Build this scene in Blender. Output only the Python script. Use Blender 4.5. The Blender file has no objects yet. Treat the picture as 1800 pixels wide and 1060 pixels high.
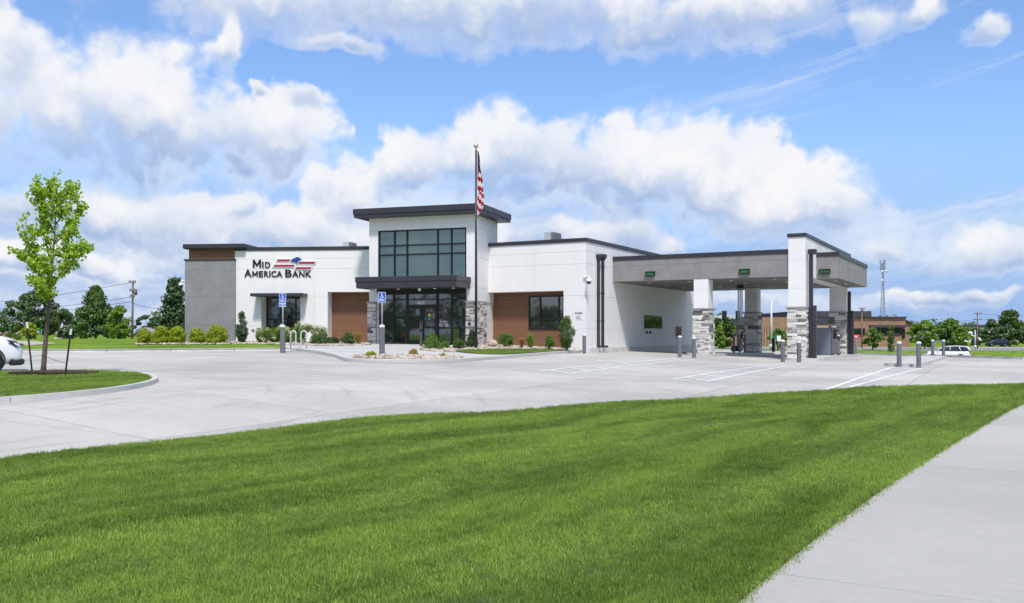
import bpy, bmesh, math, random
import numpy as np
from mathutils import Vector
from mathutils.geometry import delaunay_2d_cdt

R = math.radians
SC = bpy.context.scene
COL = SC.collection
rnd = random.Random(7)
EYE = 1.6          # eye height above the near lawn, metres
F = 1600.0         # focal length in photograph pixels (1800 wide)
HY = 587.0         # row of the horizon in the photograph

# ------------------------------------------------------------------ camera
cam = bpy.data.cameras.new('camera')
cam.sensor_width = 36.0
cam.lens = F * 36.0 / 1800.0
cam.shift_y = (HY - 530.0) / 1800.0
cam.clip_end = 8000
cam_o = bpy.data.objects.new('camera', cam)
cam_o.location = (0, 0, EYE)
cam_o.rotation_euler = (R(90), 0, 0)
COL.objects.link(cam_o)
SC.camera = cam_o

# ------------------------------------------------------------------ sun, sky, exposure
SUN_EL, SUN_AZ = 56.0, 174.0      # azimuth from +Y, clockwise: behind the camera, a touch to its right
sun = bpy.data.lights.new('sun', 'SUN')
sun.energy = 3.0
sun.angle = R(7)
sun.color = (1.0, 0.95, 0.88)
sun_o = bpy.data.objects.new('sun', sun)
sd = Vector((math.sin(R(SUN_AZ)) * math.cos(R(SUN_EL)), math.cos(R(SUN_AZ)) * math.cos(R(SUN_EL)), math.sin(R(SUN_EL))))
sun_o.rotation_euler = sd.to_track_quat('Z', 'Y').to_euler()
COL.objects.link(sun_o)

SC.view_settings.view_transform = 'Standard'
SC.view_settings.look = 'None'
SC.view_settings.gamma = 1.0
SC.view_settings.use_curve_mapping = False
SC.view_settings.exposure = 0.27
SC.render.engine = 'CYCLES'
SC.cycles.use_denoising = True
SC.cycles.use_adaptive_sampling = True; SC.cycles.adaptive_threshold = .02; SC.cycles.adaptive_min_samples = 16
SC.cycles.max_bounces = 6
SC.cycles.transparent_max_bounces = 6
SC.cycles.sample_clamp_indirect = 6.0

class NT:
    """short hand for building node trees"""
    def __init__(s, tree): s.t = tree; s.n = tree.nodes; s.l = tree.links
    def put(s, sock, v):
        if isinstance(v, (int, float)): sock.default_value = v
        elif isinstance(v, tuple):
            sock.default_value = v if len(v) == len(sock.default_value) else tuple(v) + (1.0,)
        else: s.l.new(v, sock)
    def m(s, op, a, b=None, c=None, clamp=False):
        n = s.n.new('ShaderNodeMath'); n.operation = op; n.use_clamp = clamp
        s.put(n.inputs[0], a)
        if b is not None: s.put(n.inputs[1], b)
        if c is not None: s.put(n.inputs[2], c)
        return n.outputs[0]
    def step(s, v, a, b, lo=0.0, hi=1.0):
        n = s.n.new('ShaderNodeMapRange'); n.interpolation_type = 'SMOOTHSTEP'
        s.put(n.inputs[0], v); s.put(n.inputs[1], a); s.put(n.inputs[2], b); s.put(n.inputs[3], lo); s.put(n.inputs[4], hi)
        return n.outputs[0]
    def mix(s, f, a, b, mode='MIX'):
        n = s.n.new('ShaderNodeMix'); n.data_type = 'RGBA'; n.blend_type = mode
        s.put(n.inputs[0], f); s.put(n.inputs[6], a); s.put(n.inputs[7], b)
        return n.outputs[2]
    def xyz(s, x, y, z):
        n = s.n.new('ShaderNodeCombineXYZ'); s.put(n.inputs[0], x); s.put(n.inputs[1], y); s.put(n.inputs[2], z)
        return n.outputs[0]
    def noise(s, vec, scale, detail=4.0, rough=0.55, lac=2.0, dist=0.0, color=False, dim='3D'):
        n = s.n.new('ShaderNodeTexNoise'); n.noise_dimensions = dim; s.put(n.inputs['Vector'], vec) if vec is not None else None
        n.inputs['Scale'].default_value = scale; n.inputs['Detail'].default_value = detail
        n.inputs['Roughness'].default_value = rough; n.inputs['Lacunarity'].default_value = lac
        n.inputs['Distortion'].default_value = dist
        return n.outputs['Color' if color else 'Fac']
    def ramp(s, fac, stops):
        n = s.n.new('ShaderNodeValToRGB'); s.put(n.inputs[0], fac)
        el = n.color_ramp.elements
        while len(el) < len(stops): el.new(0.5)
        for e, (p, c) in zip(el, stops): e.position = p; e.color = tuple(c) + (1.0,) if len(c) == 3 else c
        return n.outputs[0]

# ---- sky: Nishita air with cumulus, drawn from direction only
wd = bpy.data.worlds.new('World'); SC.world = wd; wd.use_nodes = True
W = NT(wd.node_tree); W.n.clear()
SKY_STRENGTH = 0.1
tc = W.n.new('ShaderNodeTexCoord')
sep = W.n.new('ShaderNodeSeparateXYZ'); W.l.new(tc.outputs['Generated'], sep.inputs[0])
dx, dy, dz = sep.outputs
az = W.m('ARCTAN2', dx, dy)
el = W.m('ARCTAN2', dz, W.m('SQRT', W.m('ADD', W.m('MULTIPLY', dx, dx), W.m('MULTIPLY', dy, dy))))

def blob_list():
    # cumulus masses: azimuth, elevation of the base line, half width, height above base, depth below base
    L = []
    def b(px, py, rx, up, dn):
        a = math.atan((px - 900) / F); e = math.atan((HY - py) / F * math.cos(a))
        L.append((a, e, rx / F * math.cos(a) ** 2, up / F * math.cos(a), dn / F * math.cos(a)))
    # great bank at the left, its shoulder running down to the right
    b(120, 225, 380, 165, 120); b(265, 205, 130, 135, 110); b(430, 265, 160, 95, 75); b(15, 80, 90, 70, 80)
    b(525, 255, 50, 60, 48); b(524, 188, 34, 30, 28); b(418, 95, 34, 58, 36); b(478, 165, 18, 18, 18)
    # high bank along the top
    b(760, 8, 660, 60, 84); b(1280, 10, 340, 50, 96); b(1130, 55, 110, 40, 44); b(1560, 62, 56, 46, 42); b(1775, 42, 52, 34, 38); b(1650, 20, 46, 30, 32); b(600, 84, 80, 20, 22)
    # long cumulus right of the tower
    b(960, 300, 310, 100, 90); b(1150, 295, 170, 108, 90); b(860, 285, 130, 92, 80); b(1290, 335, 150, 95, 70); b(1410, 390, 190, 84, 44); b(730, 315, 70, 60, 50)
    # lower heaps
    b(615, 360, 72, 68, 60); b(440, 372, 44, 32, 22); b(160, 385, 400, 72, 50); b(1100, 402, 64, 42, 38); b(1175, 437, 46, 28, 20)
    b(480, 430, 260, 60, 50); b(1555, 440, 60, 38, 28); b(1760, 445, 170, 62, 34); b(1690, 515, 180, 24, 18); b(950, 425, 260, 44, 44); b(60, 480, 240, 36, 26)
    return L
BLOBS = blob_list()
grp = bpy.data.node_groups.new('cloud_field', 'ShaderNodeTree')
for nm in ('az', 'el'): grp.interface.new_socket(nm, in_out='INPUT', socket_type='NodeSocketFloat')
for nm in ('field', 'rise'): grp.interface.new_socket(nm, in_out='OUTPUT', socket_type='NodeSocketFloat')
G = NT(grp); gi = G.n.new('NodeGroupInput'); go = G.n.new('NodeGroupOutput')
acc = accv = None
for (a, e, rx, up, dn) in BLOBS:
    u = G.m('MULTIPLY_ADD', gi.outputs[0], 1 / rx, -a / rx)
    v0 = G.m('SUBTRACT', gi.outputs[1], e)
    v = G.m('MULTIPLY_ADD', v0, .5 * (1 / up + 1 / dn), G.m('MULTIPLY', G.m('ABSOLUTE', v0), .5 * (1 / up - 1 / dn)))
    f = G.m('MULTIPLY_ADD', v, v, G.m('MULTIPLY', u, u))
    w_ = G.m('POWER', .06, f)                      # soft union: masses melt into each other
    acc = G.m('ADD', w_, acc if acc is not None else 1e-7)
    accv = G.m('MULTIPLY_ADD', w_, v, accv if accv is not None else 0.0)
G.l.new(G.m('SUBTRACT', 1.0, G.m('LOGARITHM', acc, .06)), go.inputs[0]); G.l.new(G.m('DIVIDE', accv, acc), go.inputs[1])

p = W.xyz(az, el, 0.0)
wn = W.n.new('ShaderNodeSeparateColor'); W.l.new(W.noise(p, 5.0, 5.0, 0.62, color=True, dim='2D'), wn.inputs[0])
wx = W.m('MULTIPLY_ADD', wn.outputs[0], 0.12, -.06); wy = W.m('MULTIPLY_ADD', wn.outputs[1], 0.07, -.035)
g = W.n.new('ShaderNodeGroup'); g.node_tree = grp
W.put(g.inputs[0], W.m('ADD', az, wx)); W.put(g.inputs[1], W.m('ADD', el, wy))
fb0 = W.noise(p, 9.0, 7.0, 0.60, dim='2D')
vo = W.n.new('ShaderNodeTexVoronoi'); vo.voronoi_dimensions = '2D'; vo.feature = 'SMOOTH_F1'; vo.inputs['Scale'].default_value = 26.0; vo.inputs['Detail'].default_value = 2.0
vo.inputs['Roughness'].default_value = .55; vo.inputs['Smoothness'].default_value = .35
W.put(vo.inputs['Vector'], W.xyz(W.m('MULTIPLY_ADD', wx, .7, az), W.m('MULTIPLY_ADD', wy, .7, el), 0.0))
puff = W.m('SUBTRACT', .48, vo.outputs['Distance'])
near = W.m('ADD', W.m('MULTIPLY_ADD', W.m('SUBTRACT', fb0, .48), 1.7, g.outputs[0]), W.m('MULTIPLY', puff, .6))
# the rest of the sky: the same cumulus as an even scatter
fa = W.m('MULTIPLY_ADD', W.m('SUBTRACT', W.noise(W.xyz(az, W.m('MULTIPLY', el, 1.9), 0.0), 2.1, 5.0, 0.58, dim='2D'), 0.5), 5.0, 0.1)
inview = W.m('MULTIPLY', W.step(W.m('ABSOLUTE', az), 0.56, 0.75, 1.0, 0.0), W.step(el, 0.36, 0.52, 1.0, 0.0))
n_ = W.n.new('ShaderNodeMix'); W.put(n_.inputs[0], inview); W.put(n_.inputs[2], fa); W.put(n_.inputs[3], near); fld = n_.outputs[0]
n_ = W.n.new('ShaderNodeMix'); W.put(n_.inputs[0], inview); n_.inputs[2].default_value = .1; W.put(n_.inputs[3], g.outputs[1]); rise = n_.outputs[0]
soft = W.m('ADD', W.step(rise, -.7, .4, .85, .30), W.m('MULTIPLY', W.step(wn.outputs[2], .42, .64), .55))
mask = W.step(fld, -.22, soft)
sh_v = W.step(W.m('ADD', W.m('MULTIPLY_ADD', W.m('SUBTRACT', fb0, .5), 1.5, rise), W.m('MULTIPLY', puff, .35)), -.7, .5, 1.0, 0.0)
thick = W.m('MULTIPLY', sh_v, W.step(fld, .05, .9))
# streaky far layer close to the horizon
st = W.noise(W.xyz(W.m('MULTIPLY_ADD', wx, 6.0, W.m('MULTIPLY', az, 3.0)), W.m('MULTIPLY_ADD', wy, 22.0, W.m('MULTIPLY', el, 17.0)), 0.0), 1.1, 6.0, 0.56, dim='2D')
low = W.m('MULTIPLY', W.step(st, 0.24, 0.60), W.m('MULTIPLY', W.step(el, 0.10, 0.215, 1.0, 0.0), W.step(az, .22, .52, .95, .5)))
# thin cirrus streaks
ci = W.noise(W.xyz(W.m('ADD', W.m('MULTIPLY', az, 2.2), W.m('MULTIPLY', el, -3.0)), W.m('ADD', W.m('MULTIPLY', el, 20.0), W.m('MULTIPLY_ADD', wy, 5.0, W.m('MULTIPLY', az, -4.0))), 0.0), 1.3, 6.0, 0.66, dim='2D')
cirrus = W.m('MULTIPLY', W.m('MULTIPLY', W.step(ci, 0.5, 0.8), W.step(az, 0.0, 0.42)), 0.8)
sky = W.n.new('ShaderNodeTexSky'); sky.sky_type = 'NISHITA'; sky.sun_disc = False
sky.sun_elevation = R(SUN_EL); sky.sun_rotation = R(SUN_AZ)
sky.air_density = 1.0; sky.dust_density = 0.6; sky.ozone_density = 2.5
K = .80 / SKY_STRENGTH
air = W.mix(1.0, sky.outputs[0], (1.22, 1.36, 1.60), 'MULTIPLY')
hz = W.step(el, 0.0, 0.26, 0.96, 0.0)
air = W.mix(hz, air, (0.31 * K, 0.50 * K, 0.88 * K))
lowc = W.mix(W.step(st, 0.40, 0.70), (0.38 * K, 0.51 * K, 0.80 * K), (0.80 * K, 0.87 * K, 0.98 * K))
c = W.mix(low, air, lowc)
c = W.mix(cirrus, c, (0.78 * K, 0.86 * K, 0.98 * K))
body = W.mix(W.step(fb0, 0.3, 0.75), (0.86 * K, 0.90 * K, 0.98 * K), (0.98 * K, 0.985 * K, 1.0 * K))
shade = W.mix(W.step(el, 0.04, 0.2), (0.30 * K, 0.45 * K, 0.74 * K), (0.36 * K, 0.51 * K, 0.80 * K))
cl = W.mix(W.m('MULTIPLY', thick, 1.0), body, shade)
c = W.mix(mask, c, cl)
bg = W.n.new('ShaderNodeBackground'); W.l.new(c, bg.inputs[0]); bg.inputs[1].default_value = SKY_STRENGTH
wo = W.n.new('ShaderNodeOutputWorld'); W.l.new(bg.outputs[0], wo.inputs[0])
wd.cycles.sampling_method = 'MANUAL'; wd.cycles.sample_map_resolution = 512

# ------------------------------------------------------------------ measuring helpers
def P(px, d, py=None, z=None):
    """world point at depth d seen in photograph column px (and row py)"""
    return Vector(((px - 900) / F * d, d, EYE + (HY - py) / F * d if py is not None else (z or 0.0)))

# ------------------------------------------------------------------ terrain
def _ctl():
    c = [(0, 12, -1.75), (450, 15.5, -1.75), (900, 19.5, -1.72), (1400, 25.5, -1.68), (1800, 29.5, -1.64), (2200, 32, -1.66),
         (-300, 20, -1.35), (100, 18, -1.32), (262, 24, -1.24), (0, 27.5, -1.18), (700, 26, -1.42), (400, 34, -1.07), (150, 45, -.90),
         (300, 45, -.88), (-300, 46, -.9), (500, 46, -.86), (700, 35, -1.13), (600, 37, -1.06), (810, 36.8, -1.14), (890, 41.5, -1.12),
         (1010, 50.6, -1.08), (740, 53, -.76), (530, 56, -.68), (380, 56, -.66), (900, 54.5, -.84), (1027, 51.4, -1.1), (1207, 48.5, -1.25),
         (1390, 47, -1.46), (1597, 40, -1.45), (1650, 58, -1.5), (1800, 55, -1.55), (1250, 64, -1.38), (1480, 62, -1.52), (2300, 50, -1.6),
         (1130, 58, -1.12), (1250, 80, -1.5), (1450, 78, -1.7),
         (-600, 60, -.75), (0, 110, -.7), (300, 110, -.7), (700, 110, -.9), (-200, 300, -1.0), (500, 300, -1.5),
         (1700, 100, -3.0), (1200, 105, -1.6), (1420, 105, -2.3), (2200, 100, -3.0), (1500, 200, -3.0), (1250, 200, -2.6), (2500, 200, -3.0),
         (1900, 300, -3.0), (1000, 600, -3.0), (0, 600, -1.5), (1800, 600, -3.0), (-900, 700, -2.0), (2600, 700, -3.0)]
    xy = [((p - 900) / F * d, d, z) for p, d, z in c]
    xy += [(0, -10, -1.7), (-15, 5, -1.7), (20, 0, -1.7), (0, -60, -2.0), (60, 0, -1.8), (-60, 0, -1.5), (200, -100, -2.2), (-200, -100, -2.0),
           (0, 1500, -3.0), (1200, 1500, -3.0), (-1200, 1500, -2.5), (900, 0, -3), (-900, 0, -2), (0, -900, -3)]
    return np.array(xy, float)
_C = _ctl(); _c2 = 9.0
_A = np.sqrt(((_C[:, None, :2] - _C[None, :, :2]) ** 2).sum(-1) + _c2)
_n = len(_C); _M = np.zeros((_n + 1, _n + 1)); _M[:_n, :_n] = _A; _M[:_n, _n] = 1; _M[_n, :_n] = 1
_w = np.linalg.solve(_M, np.append(_C[:, 2], 0.0))
def TZ(x, y):
    """height of the paved / natural ground, world metres"""
    x = np.atleast_1d(np.asarray(x, float)); y = np.atleast_1d(np.asarray(y, float))
    r = np.sqrt((x[:, None] - _C[None, :, 0]) ** 2 + (y[:, None] - _C[None, :, 1]) ** 2 + _c2)
    return r @ _w[:_n] + _w[_n] + EYE
def tz(x, y): return float(TZ(x, y)[0])
def hit(px, py, d0=9.0, d1=400.0, off=0.0):
    """first point where the line of sight meets the ground"""
    ds = np.geomspace(d0, d1, 900)
    g = TZ((px - 900) / F * ds, ds) + off - (EYE + (HY - py) / F * ds)
    k = int(np.argmax(g > 0)); 
    if g[k] <= 0: k = len(ds) - 1
    d = ds[k]; return Vector(((px - 900) / F * d, d, EYE + (HY - py) / F * d))

# ------------------------------------------------------------------ materials
def mat(name, base=(0.5, 0.5, 0.5), rough=0.6, metal=0.0, spec=0.5, ior=None):
    m = bpy.data.materials.new(name); m.use_nodes = True
    t = NT(m.node_tree); b = t.n['Principled BSDF']
    b.inputs['Base Color'].default_value = tuple(base) + (1.0,)
    b.inputs['Roughness'].default_value = rough; b.inputs['Metallic'].default_value = metal
    b.inputs['Specular IOR Level'].default_value = spec
    if ior: b.inputs['IOR'].default_value = ior
    return m, t, b
def bump(t, b, h, strength=0.3, dist=0.01):
    n = t.n.new('ShaderNodeBump'); n.inputs['Strength'].default_value = strength; n.inputs['Distance'].default_value = dist
    t.put(n.inputs['Height'], h); t.l.new(n.outputs[0], b.inputs['Normal'])
def geo(t):
    n = t.n.new('ShaderNodeNewGeometry'); return n
def noisy(name, c0, c1, scale=3.0, rough=0.8, bs=None, bstr=0.3, bd=0.01, detail=6.0, spec=0.35, metal=0.0, objrand=0.0, stretch=None):
    m, t, b = mat(name, c0, rough, metal, spec)
    g = geo(t); pos = g.outputs['Position']
    if stretch:
        vm = t.n.new('ShaderNodeVectorMath'); vm.operation = 'MULTIPLY'; t.l.new(pos, vm.inputs[0]); vm.inputs[1].default_value = stretch; pos = vm.outputs[0]
    nz = t.noise(pos, scale, detail, 0.6)
    col = t.mix(t.step(nz, 0.3, 0.7), tuple(c0), tuple(c1))
    if objrand:
        oi = t.n.new('ShaderNodeObjectInfo')
        k = t.m('ADD', 1.0 - objrand, t.m('MULTIPLY', oi.outputs['Random'], 2 * objrand))
        col = t.mix(1.0, col, t.xyz(k, k, k), 'MULTIPLY')
    t.l.new(col, b.inputs['Base Color'])
    if bs: bump(t, b, t.noise(g.outputs['Position'], bs, 5.0, 0.6), bstr, bd)
    return m

M = {}
M['white_stucco'] = noisy('white_stucco', (.77, .762, .745), (.805, .797, .78), .8, .85, 55, .25, .004, stretch=(1.6, 1.6, .25))
M['grey_stucco'] = noisy('grey_stucco', (.225, .225, .235), (.27, .27, .28), 1.2, .85, 70, .4, .006)
M['canopy_stucco'] = noisy('canopy_stucco', (.235, .225, .225), (.285, .275, .27), 1.6, .85, 60, .45, .006)
M['soffit'] = noisy('soffit', (.19, .185, .18), (.22, .215, .21), .7, .7, 40, .1, .003)
M['brown_board'] = noisy('brown_board', (.20, .095, .054), (.25, .122, .070), 2.0, .6, 30, .2, .003, objrand=.07, stretch=(.5, .5, 9))
M['dark_metal'] = noisy('dark_metal', (.028, .027, .036), (.038, .036, .046), .6, .42, None, spec=.5)
M['black_frame'] = noisy('black_frame', (.010, .011, .013), (.016, .017, .019), 1.5, .35, None)
M['light_metal'] = noisy('light_metal', (.55, .56, .57), (.62, .63, .64), 3, .45, None, metal=.2)
M['bollard_grey'] = noisy('bollard_grey', (.135, .135, .15), (.17, .17, .185), 3, .5, 25, .1, .002)
M['bollard_cap'] = noisy('bollard_cap', (.62, .62, .63), (.72, .72, .73), 4, .6, None)
M['bronze_post'] = noisy('bronze_post', (.07, .055, .05), (.09, .072, .066), 3, .5, None)
M['atm_grey'] = noisy('atm_grey', (.17, .195, .235), (.20, .225, .265), 1.5, .5, None)
M['plain_white'] = noisy('plain_white', (.76, .76, .77), (.82, .82, .82), 3, .5, None)
M['plain_black'] = noisy('plain_black', (.012, .012, .013), (.02, .02, .021), 3, .5, None)
M['letter_navy'] = noisy('letter_navy', (.012, .014, .026), (.018, .02, .034), 3, .45, None)
M['logo_red'] = noisy('logo_red', (.36, .012, .05), (.42, .018, .06), 2, .45, None)
M['logo_blue'] = noisy('logo_blue', (.015, .045, .24), (.02, .06, .30), 2, .45, None)
M['sign_blue'] = noisy('sign_blue', (.01, .075, .47), (.015, .09, .53), 2, .4, None)
M['sign_red'] = noisy('sign_red', (.5, .015, .02), (.56, .02, .03), 2, .4, None)
M['sign_green'] = noisy('sign_green', (.01, .17, .09), (.015, .2, .11), 2, .4, None)
M['yellow_sticker'] = noisy('yellow_sticker', (.66, .62, .02), (.7, .66, .04), 2, .4, None)
M['blue_sticker'] = noisy('blue_sticker', (.12, .36, .66), (.15, .4, .7), 2, .4, None)
M['galvanised'] = noisy('galvanised', (.36, .37, .39), (.46, .47, .49), 8, .45, None, metal=.5)
M['wood_pole'] = noisy('wood_pole', (.16, .125, .10), (.22, .18, .15), 4, .85, 20, .3, .01, stretch=(6, 6, .6))
M['bark'] = noisy('bark', (.10, .075, .055), (.17, .135, .105), 9, .9, 30, .5, .01, stretch=(3, 3, .5))
M['mulch'] = noisy('mulch', (.045, .028, .02), (.10, .065, .045), 14, .95, 30, 1.0, .04)
M['soil'] = noisy('soil', (.06, .085, .02), (.085, .12, .028), 2.2, .95, 25, .8, .02)
M['kerb'] = noisy('kerb', (.54, .53, .505), (.63, .62, .595), 1.6, .9, 45, .3, .004, objrand=.05)
M['plaza'] = noisy('plaza', (.46, .45, .43), (.54, .53, .505), .5, .9, 60, .25, .003)
M['road'] = noisy('road', (.22, .22, .23), (.27, .27, .27), .12, .95, None)
M['pale_walk'] = noisy('pale_walk', (.42, .38, .32), (.48, .44, .37), .2, .95, None)
M['paint'] = noisy('paint', (.62, .62, .62), (.80, .80, .80), 2.4, .8, None)
M['mortar'] = noisy('mortar', (.20, .195, .19), (.27, .26, .25), 6, .95, None)
M['stone_cap'] = noisy('stone_cap', (.30, .29, .29), (.38, .37, .37), 5, .9, 30, .4, .006)
M['car_white'] = noisy('car_white', (.80, .81, .83), (.82, .83, .85), 1, .12, None, spec=.6)
M['car_red'] = noisy('car_red', (.4, .03, .03), (.42, .035, .035), 1, .2, None)
M['car_dark'] = noisy('car_dark', (.012, .018, .03), (.016, .022, .036), 1, .15, None)
M['tyre'] = noisy('tyre', (.012, .012, .012), (.02, .02, .02), 12, .85, None)
M['rim'] = noisy('rim', (.5, .5, .52), (.56, .56, .58), 4, .3, None, metal=.7)
M['trim'] = noisy('trim', (.02, .022, .026), (.03, .032, .036), 3, .6, None)
M['lamp_red'] = noisy('lamp_red', (.3, .01, .012), (.35, .015, .016), 3, .2, None)
M['brick_far'] = noisy('brick_far', (.28, .165, .105), (.35, .21, .14), .7, .9, None)
M['tan_far'] = noisy('tan_far', (.40, .27, .18), (.46, .32, .22), .7, .9, None)
M['slate_far'] = noisy('slate_far', (.045, .043, .055), (.06, .058, .07), .5, .7, None)
M['roof_far'] = noisy('roof_far', (.25, .25, .27), (.32, .32, .34), .5, .9, None)
M['boulder'] = noisy('boulder', (.42, .30, .22), (.58, .45, .35), 4, .9, 20, .7, .03)
M['flag_red'] = noisy('flag_red', (.38, .012, .035), (.43, .018, .045), 4, .8, None)
M['flag_white'] = noisy('flag_white', (.74, .72, .74), (.80, .78, .80), 4, .8, None)
M['flag_blue'] = noisy('flag_blue', (.02, .022, .09), (.03, .032, .12), 4, .8, None)
M['gold'] = noisy('gold', (.62, .5, .42), (.7, .58, .5), 3, .3, None, metal=.7)
M['tower_steel'] = noisy('tower_steel', (.24, .27, .33), (.30, .33, .40), .3, .6, None)
M['tube_clear'] = noisy('tube_clear', (.42, .46, .52), (.5, .54, .6), 2, .2, None, spec=.6)

# window glass: dark, mirror like, no more
m, t, b = mat('tinted_glass', (.018, .024, .025), .03, 0, .5, 2.4); M['glass'] = m
m, t, b = mat('green_glass', (.035, .062, .06), .03, 0, .5, 2.5); b.inputs['Specular Tint'].default_value = (.74, .95, .93, 1)
g = geo(t); bump(t, b, t.noise(g.outputs['Position'], .7, 2.0), .25, .01); M['glass_high'] = m
m, t, b = mat('car_glass', (.012, .016, .022), .04, 0, .5, 1.7); M['car_glass'] = m
m, t, b = mat('led_green', (.01, .05, .02), .4); b.inputs['Emission Color'].default_value = (.08, .9, .25, 1); b.inputs['Emission Strength'].default_value = .3; M['led_green'] = m
m, t, b = mat('lamp_lens', (.7, .7, .66), .3); b.inputs['Emission Color'].default_value = (1, .93, .8, 1); b.inputs['Emission Strength'].default_value = .12; M['lamp_lens'] = m

# concrete paving: slabs differ a little, with stains, tyre polish and fine grain
def concrete(name, c0, c1, objr, stain):
    m, t, b = mat(name, c0, .9, 0, .3)
    g = geo(t); pos = g.outputs['Position']; oi = t.n.new('ShaderNodeObjectInfo')
    big = t.noise(pos, .16, 5.0, .6); fine = t.noise(pos, 9.0, 6.0, .65); grit = t.noise(pos, 120.0, 3.0, .6)
    col = t.mix(t.step(big, .32, .68), c0, c1)
    k = t.m('ADD', t.m('ADD', .90, t.m('MULTIPLY', oi.outputs['Random'], objr)), t.m('MULTIPLY', t.m('SUBTRACT', fine, .5), .22))
    k = t.m('ADD', k, t.m('MULTIPLY', t.m('SUBTRACT', grit, .5), .16))
    vm = t.n.new('ShaderNodeVectorMath'); vm.operation = 'MULTIPLY'; t.l.new(pos, vm.inputs[0]); vm.inputs[1].default_value = (.35, 1.1, 1)
    s = t.step(t.noise(vm.outputs[0], .55, 7.0, .62, dist=.6), .60, .78)
    k = t.m('SUBTRACT', k, t.m('MULTIPLY', s, stain))
    if stain > .08:   # tyre marks sweep round the tree island
        sp = t.n.new('ShaderNodeSeparateXYZ'); t.l.new(pos, sp.inputs[0])
        for cx, cy, fq, am in ((-16.0, 20.0, 2.6, .07), (6.0, 62.0, 1.9, .05)):
            ax = t.m('SUBTRACT', sp.outputs[0], cx); ay = t.m('SUBTRACT', sp.outputs[1], cy)
            rr = t.m('SQRT', t.m('MULTIPLY_ADD', ax, ax, t.m('MULTIPLY', ay, ay))); an = t.m('ARCTAN2', ay, ax)
            tr = t.noise(t.xyz(t.m('MULTIPLY', rr, fq), t.m('MULTIPLY', an, 2.2), 0.0), 1.0, 5.0, .65)
            k = t.m('SUBTRACT', k, t.m('MULTIPLY', t.step(tr, .52, .72), am * 2.6))
    col = t.mix(1.0, col, t.xyz(k, k, k), 'MULTIPLY')
    t.l.new(col, b.inputs['Base Color'])
    bump(t, b, t.m('ADD', grit, t.m('MULTIPLY', fine, .7)), .35, .004)
    return m
M['concrete'] = concrete('concrete_paving', (.41, .396, .366), (.545, .526, .486), .14, .12)
M['walk'] = concrete('concrete_sidewalk', (.40, .39, .364), (.475, .463, .43), .08, .07)

# ledge stone: each stone its own tone
m, t, b = mat('ledge_stone', (.5, .5, .5), .9, 0, .3)
oi = t.n.new('ShaderNodeObjectInfo'); g = geo(t)
col = t.ramp(oi.outputs['Random'], [(0, (.13, .125, .13)), (.12, (.24, .23, .225)), (.26, (.42, .40, .375)), (.42, (.56, .52, .47)), (.6, (.72, .69, .64)), (.82, (.80, .785, .76)), (1, (.58, .54, .49))])
nz = t.noise(g.outputs['Position'], 14, 6, .65)
k = t.m('ADD', .62, t.m('MULTIPLY', nz, .72)); col = t.mix(1.0, col, t.xyz(k, k, k), 'MULTIPLY')
t.l.new(col, b.inputs['Base Color']); bump(t, b, nz, .8, .03); M['stone'] = m

# river rock
m, t, b = mat('river_rock', (.5, .45, .4), .85, 0, .3); g = geo(t)
col = t.ramp(g.outputs['Random Per Island'], [(0, (.15, .12, .10)), (.25, (.33, .26, .20)), (.5, (.48, .40, .32)), (.75, (.60, .54, .47)), (1, (.36, .34, .32))])
t.l.new(col, b.inputs['Base Color']); M['rock'] = m

def leafmat(name, c0, c1, trans=.3):
    m = bpy.data.materials.new(name); m.use_nodes = True
    t = NT(m.node_tree); t.n.clear(); g = geo(t)
    r = g.outputs['Random Per Island']
    nz = t.noise(g.outputs['Position'], .9, 3.0, .6)
    f = t.m('ADD', t.m('MULTIPLY', r, .65), t.m('MULTIPLY', nz, .35))
    col = t.mix(f, c0, c1)
    d = t.n.new('ShaderNodeBsdfDiffuse'); t.put(d.inputs[0], col)
    tr = t.n.new('ShaderNodeBsdfTranslucent'); t.put(tr.inputs[0], t.mix(1.0, col, (1.25, 1.2, .7), 'MULTIPLY'))
    mx = t.n.new('ShaderNodeMixShader'); mx.inputs[0].default_value = trans; t.l.new(d.outputs[0], mx.inputs[1]); t.l.new(tr.outputs[0], mx.inputs[2])
    gl = t.n.new('ShaderNodeBsdfGlossy'); gl.inputs['Roughness'].default_value = .45; t.put(gl.inputs[0], (.8, .85, .8, 1.0))
    m2 = t.n.new('ShaderNodeMixShader'); m2.inputs[0].default_value = .035; t.l.new(mx.outputs[0], m2.inputs[1]); t.l.new(gl.outputs[0], m2.inputs[2])
    o = t.n.new('ShaderNodeOutputMaterial'); t.l.new(m2.outputs[0], o.inputs[0])
    return m
M['leaf_maple'] = leafmat('leaf_maple', (.20, .34, .02), (.48, .64, .06), .45)
M['leaf_dark'] = leafmat('leaf_dark', (.065, .115, .045), (.165, .235, .085), .25)
M['leaf_mid'] = leafmat('leaf_mid', (.085, .17, .028), (.20, .32, .055), .3)
M['leaf_light'] = leafmat('leaf_light', (.12, .23, .024), (.27, .40, .05), .35)
M['leaf_lime'] = leafmat('leaf_lime', (.23, .33, .014), (.46, .54, .035), .35)
M['leaf_spruce'] = leafmat('leaf_spruce', (.035, .075, .03), (.085, .14, .052), .15)
M['leaf_yew'] = leafmat('leaf_yew', (.052, .112, .024), (.14, .225, .048), .2)
M['leaf_gold'] = leafmat('leaf_gold', (.34, .22, .03), (.5, .36, .06), .3)
M['leaf_bronze'] = leafmat('leaf_bronze', (.42, .16, .04), (.5, .30, .09), .3)
M['petal'] = leafmat('petal', (.55, .6, .32), (.74, .74, .56), .3)
M['petal_pink'] = leafmat('petal_pink', (.45, .22, .22), (.6, .36, .34), .3)

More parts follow.
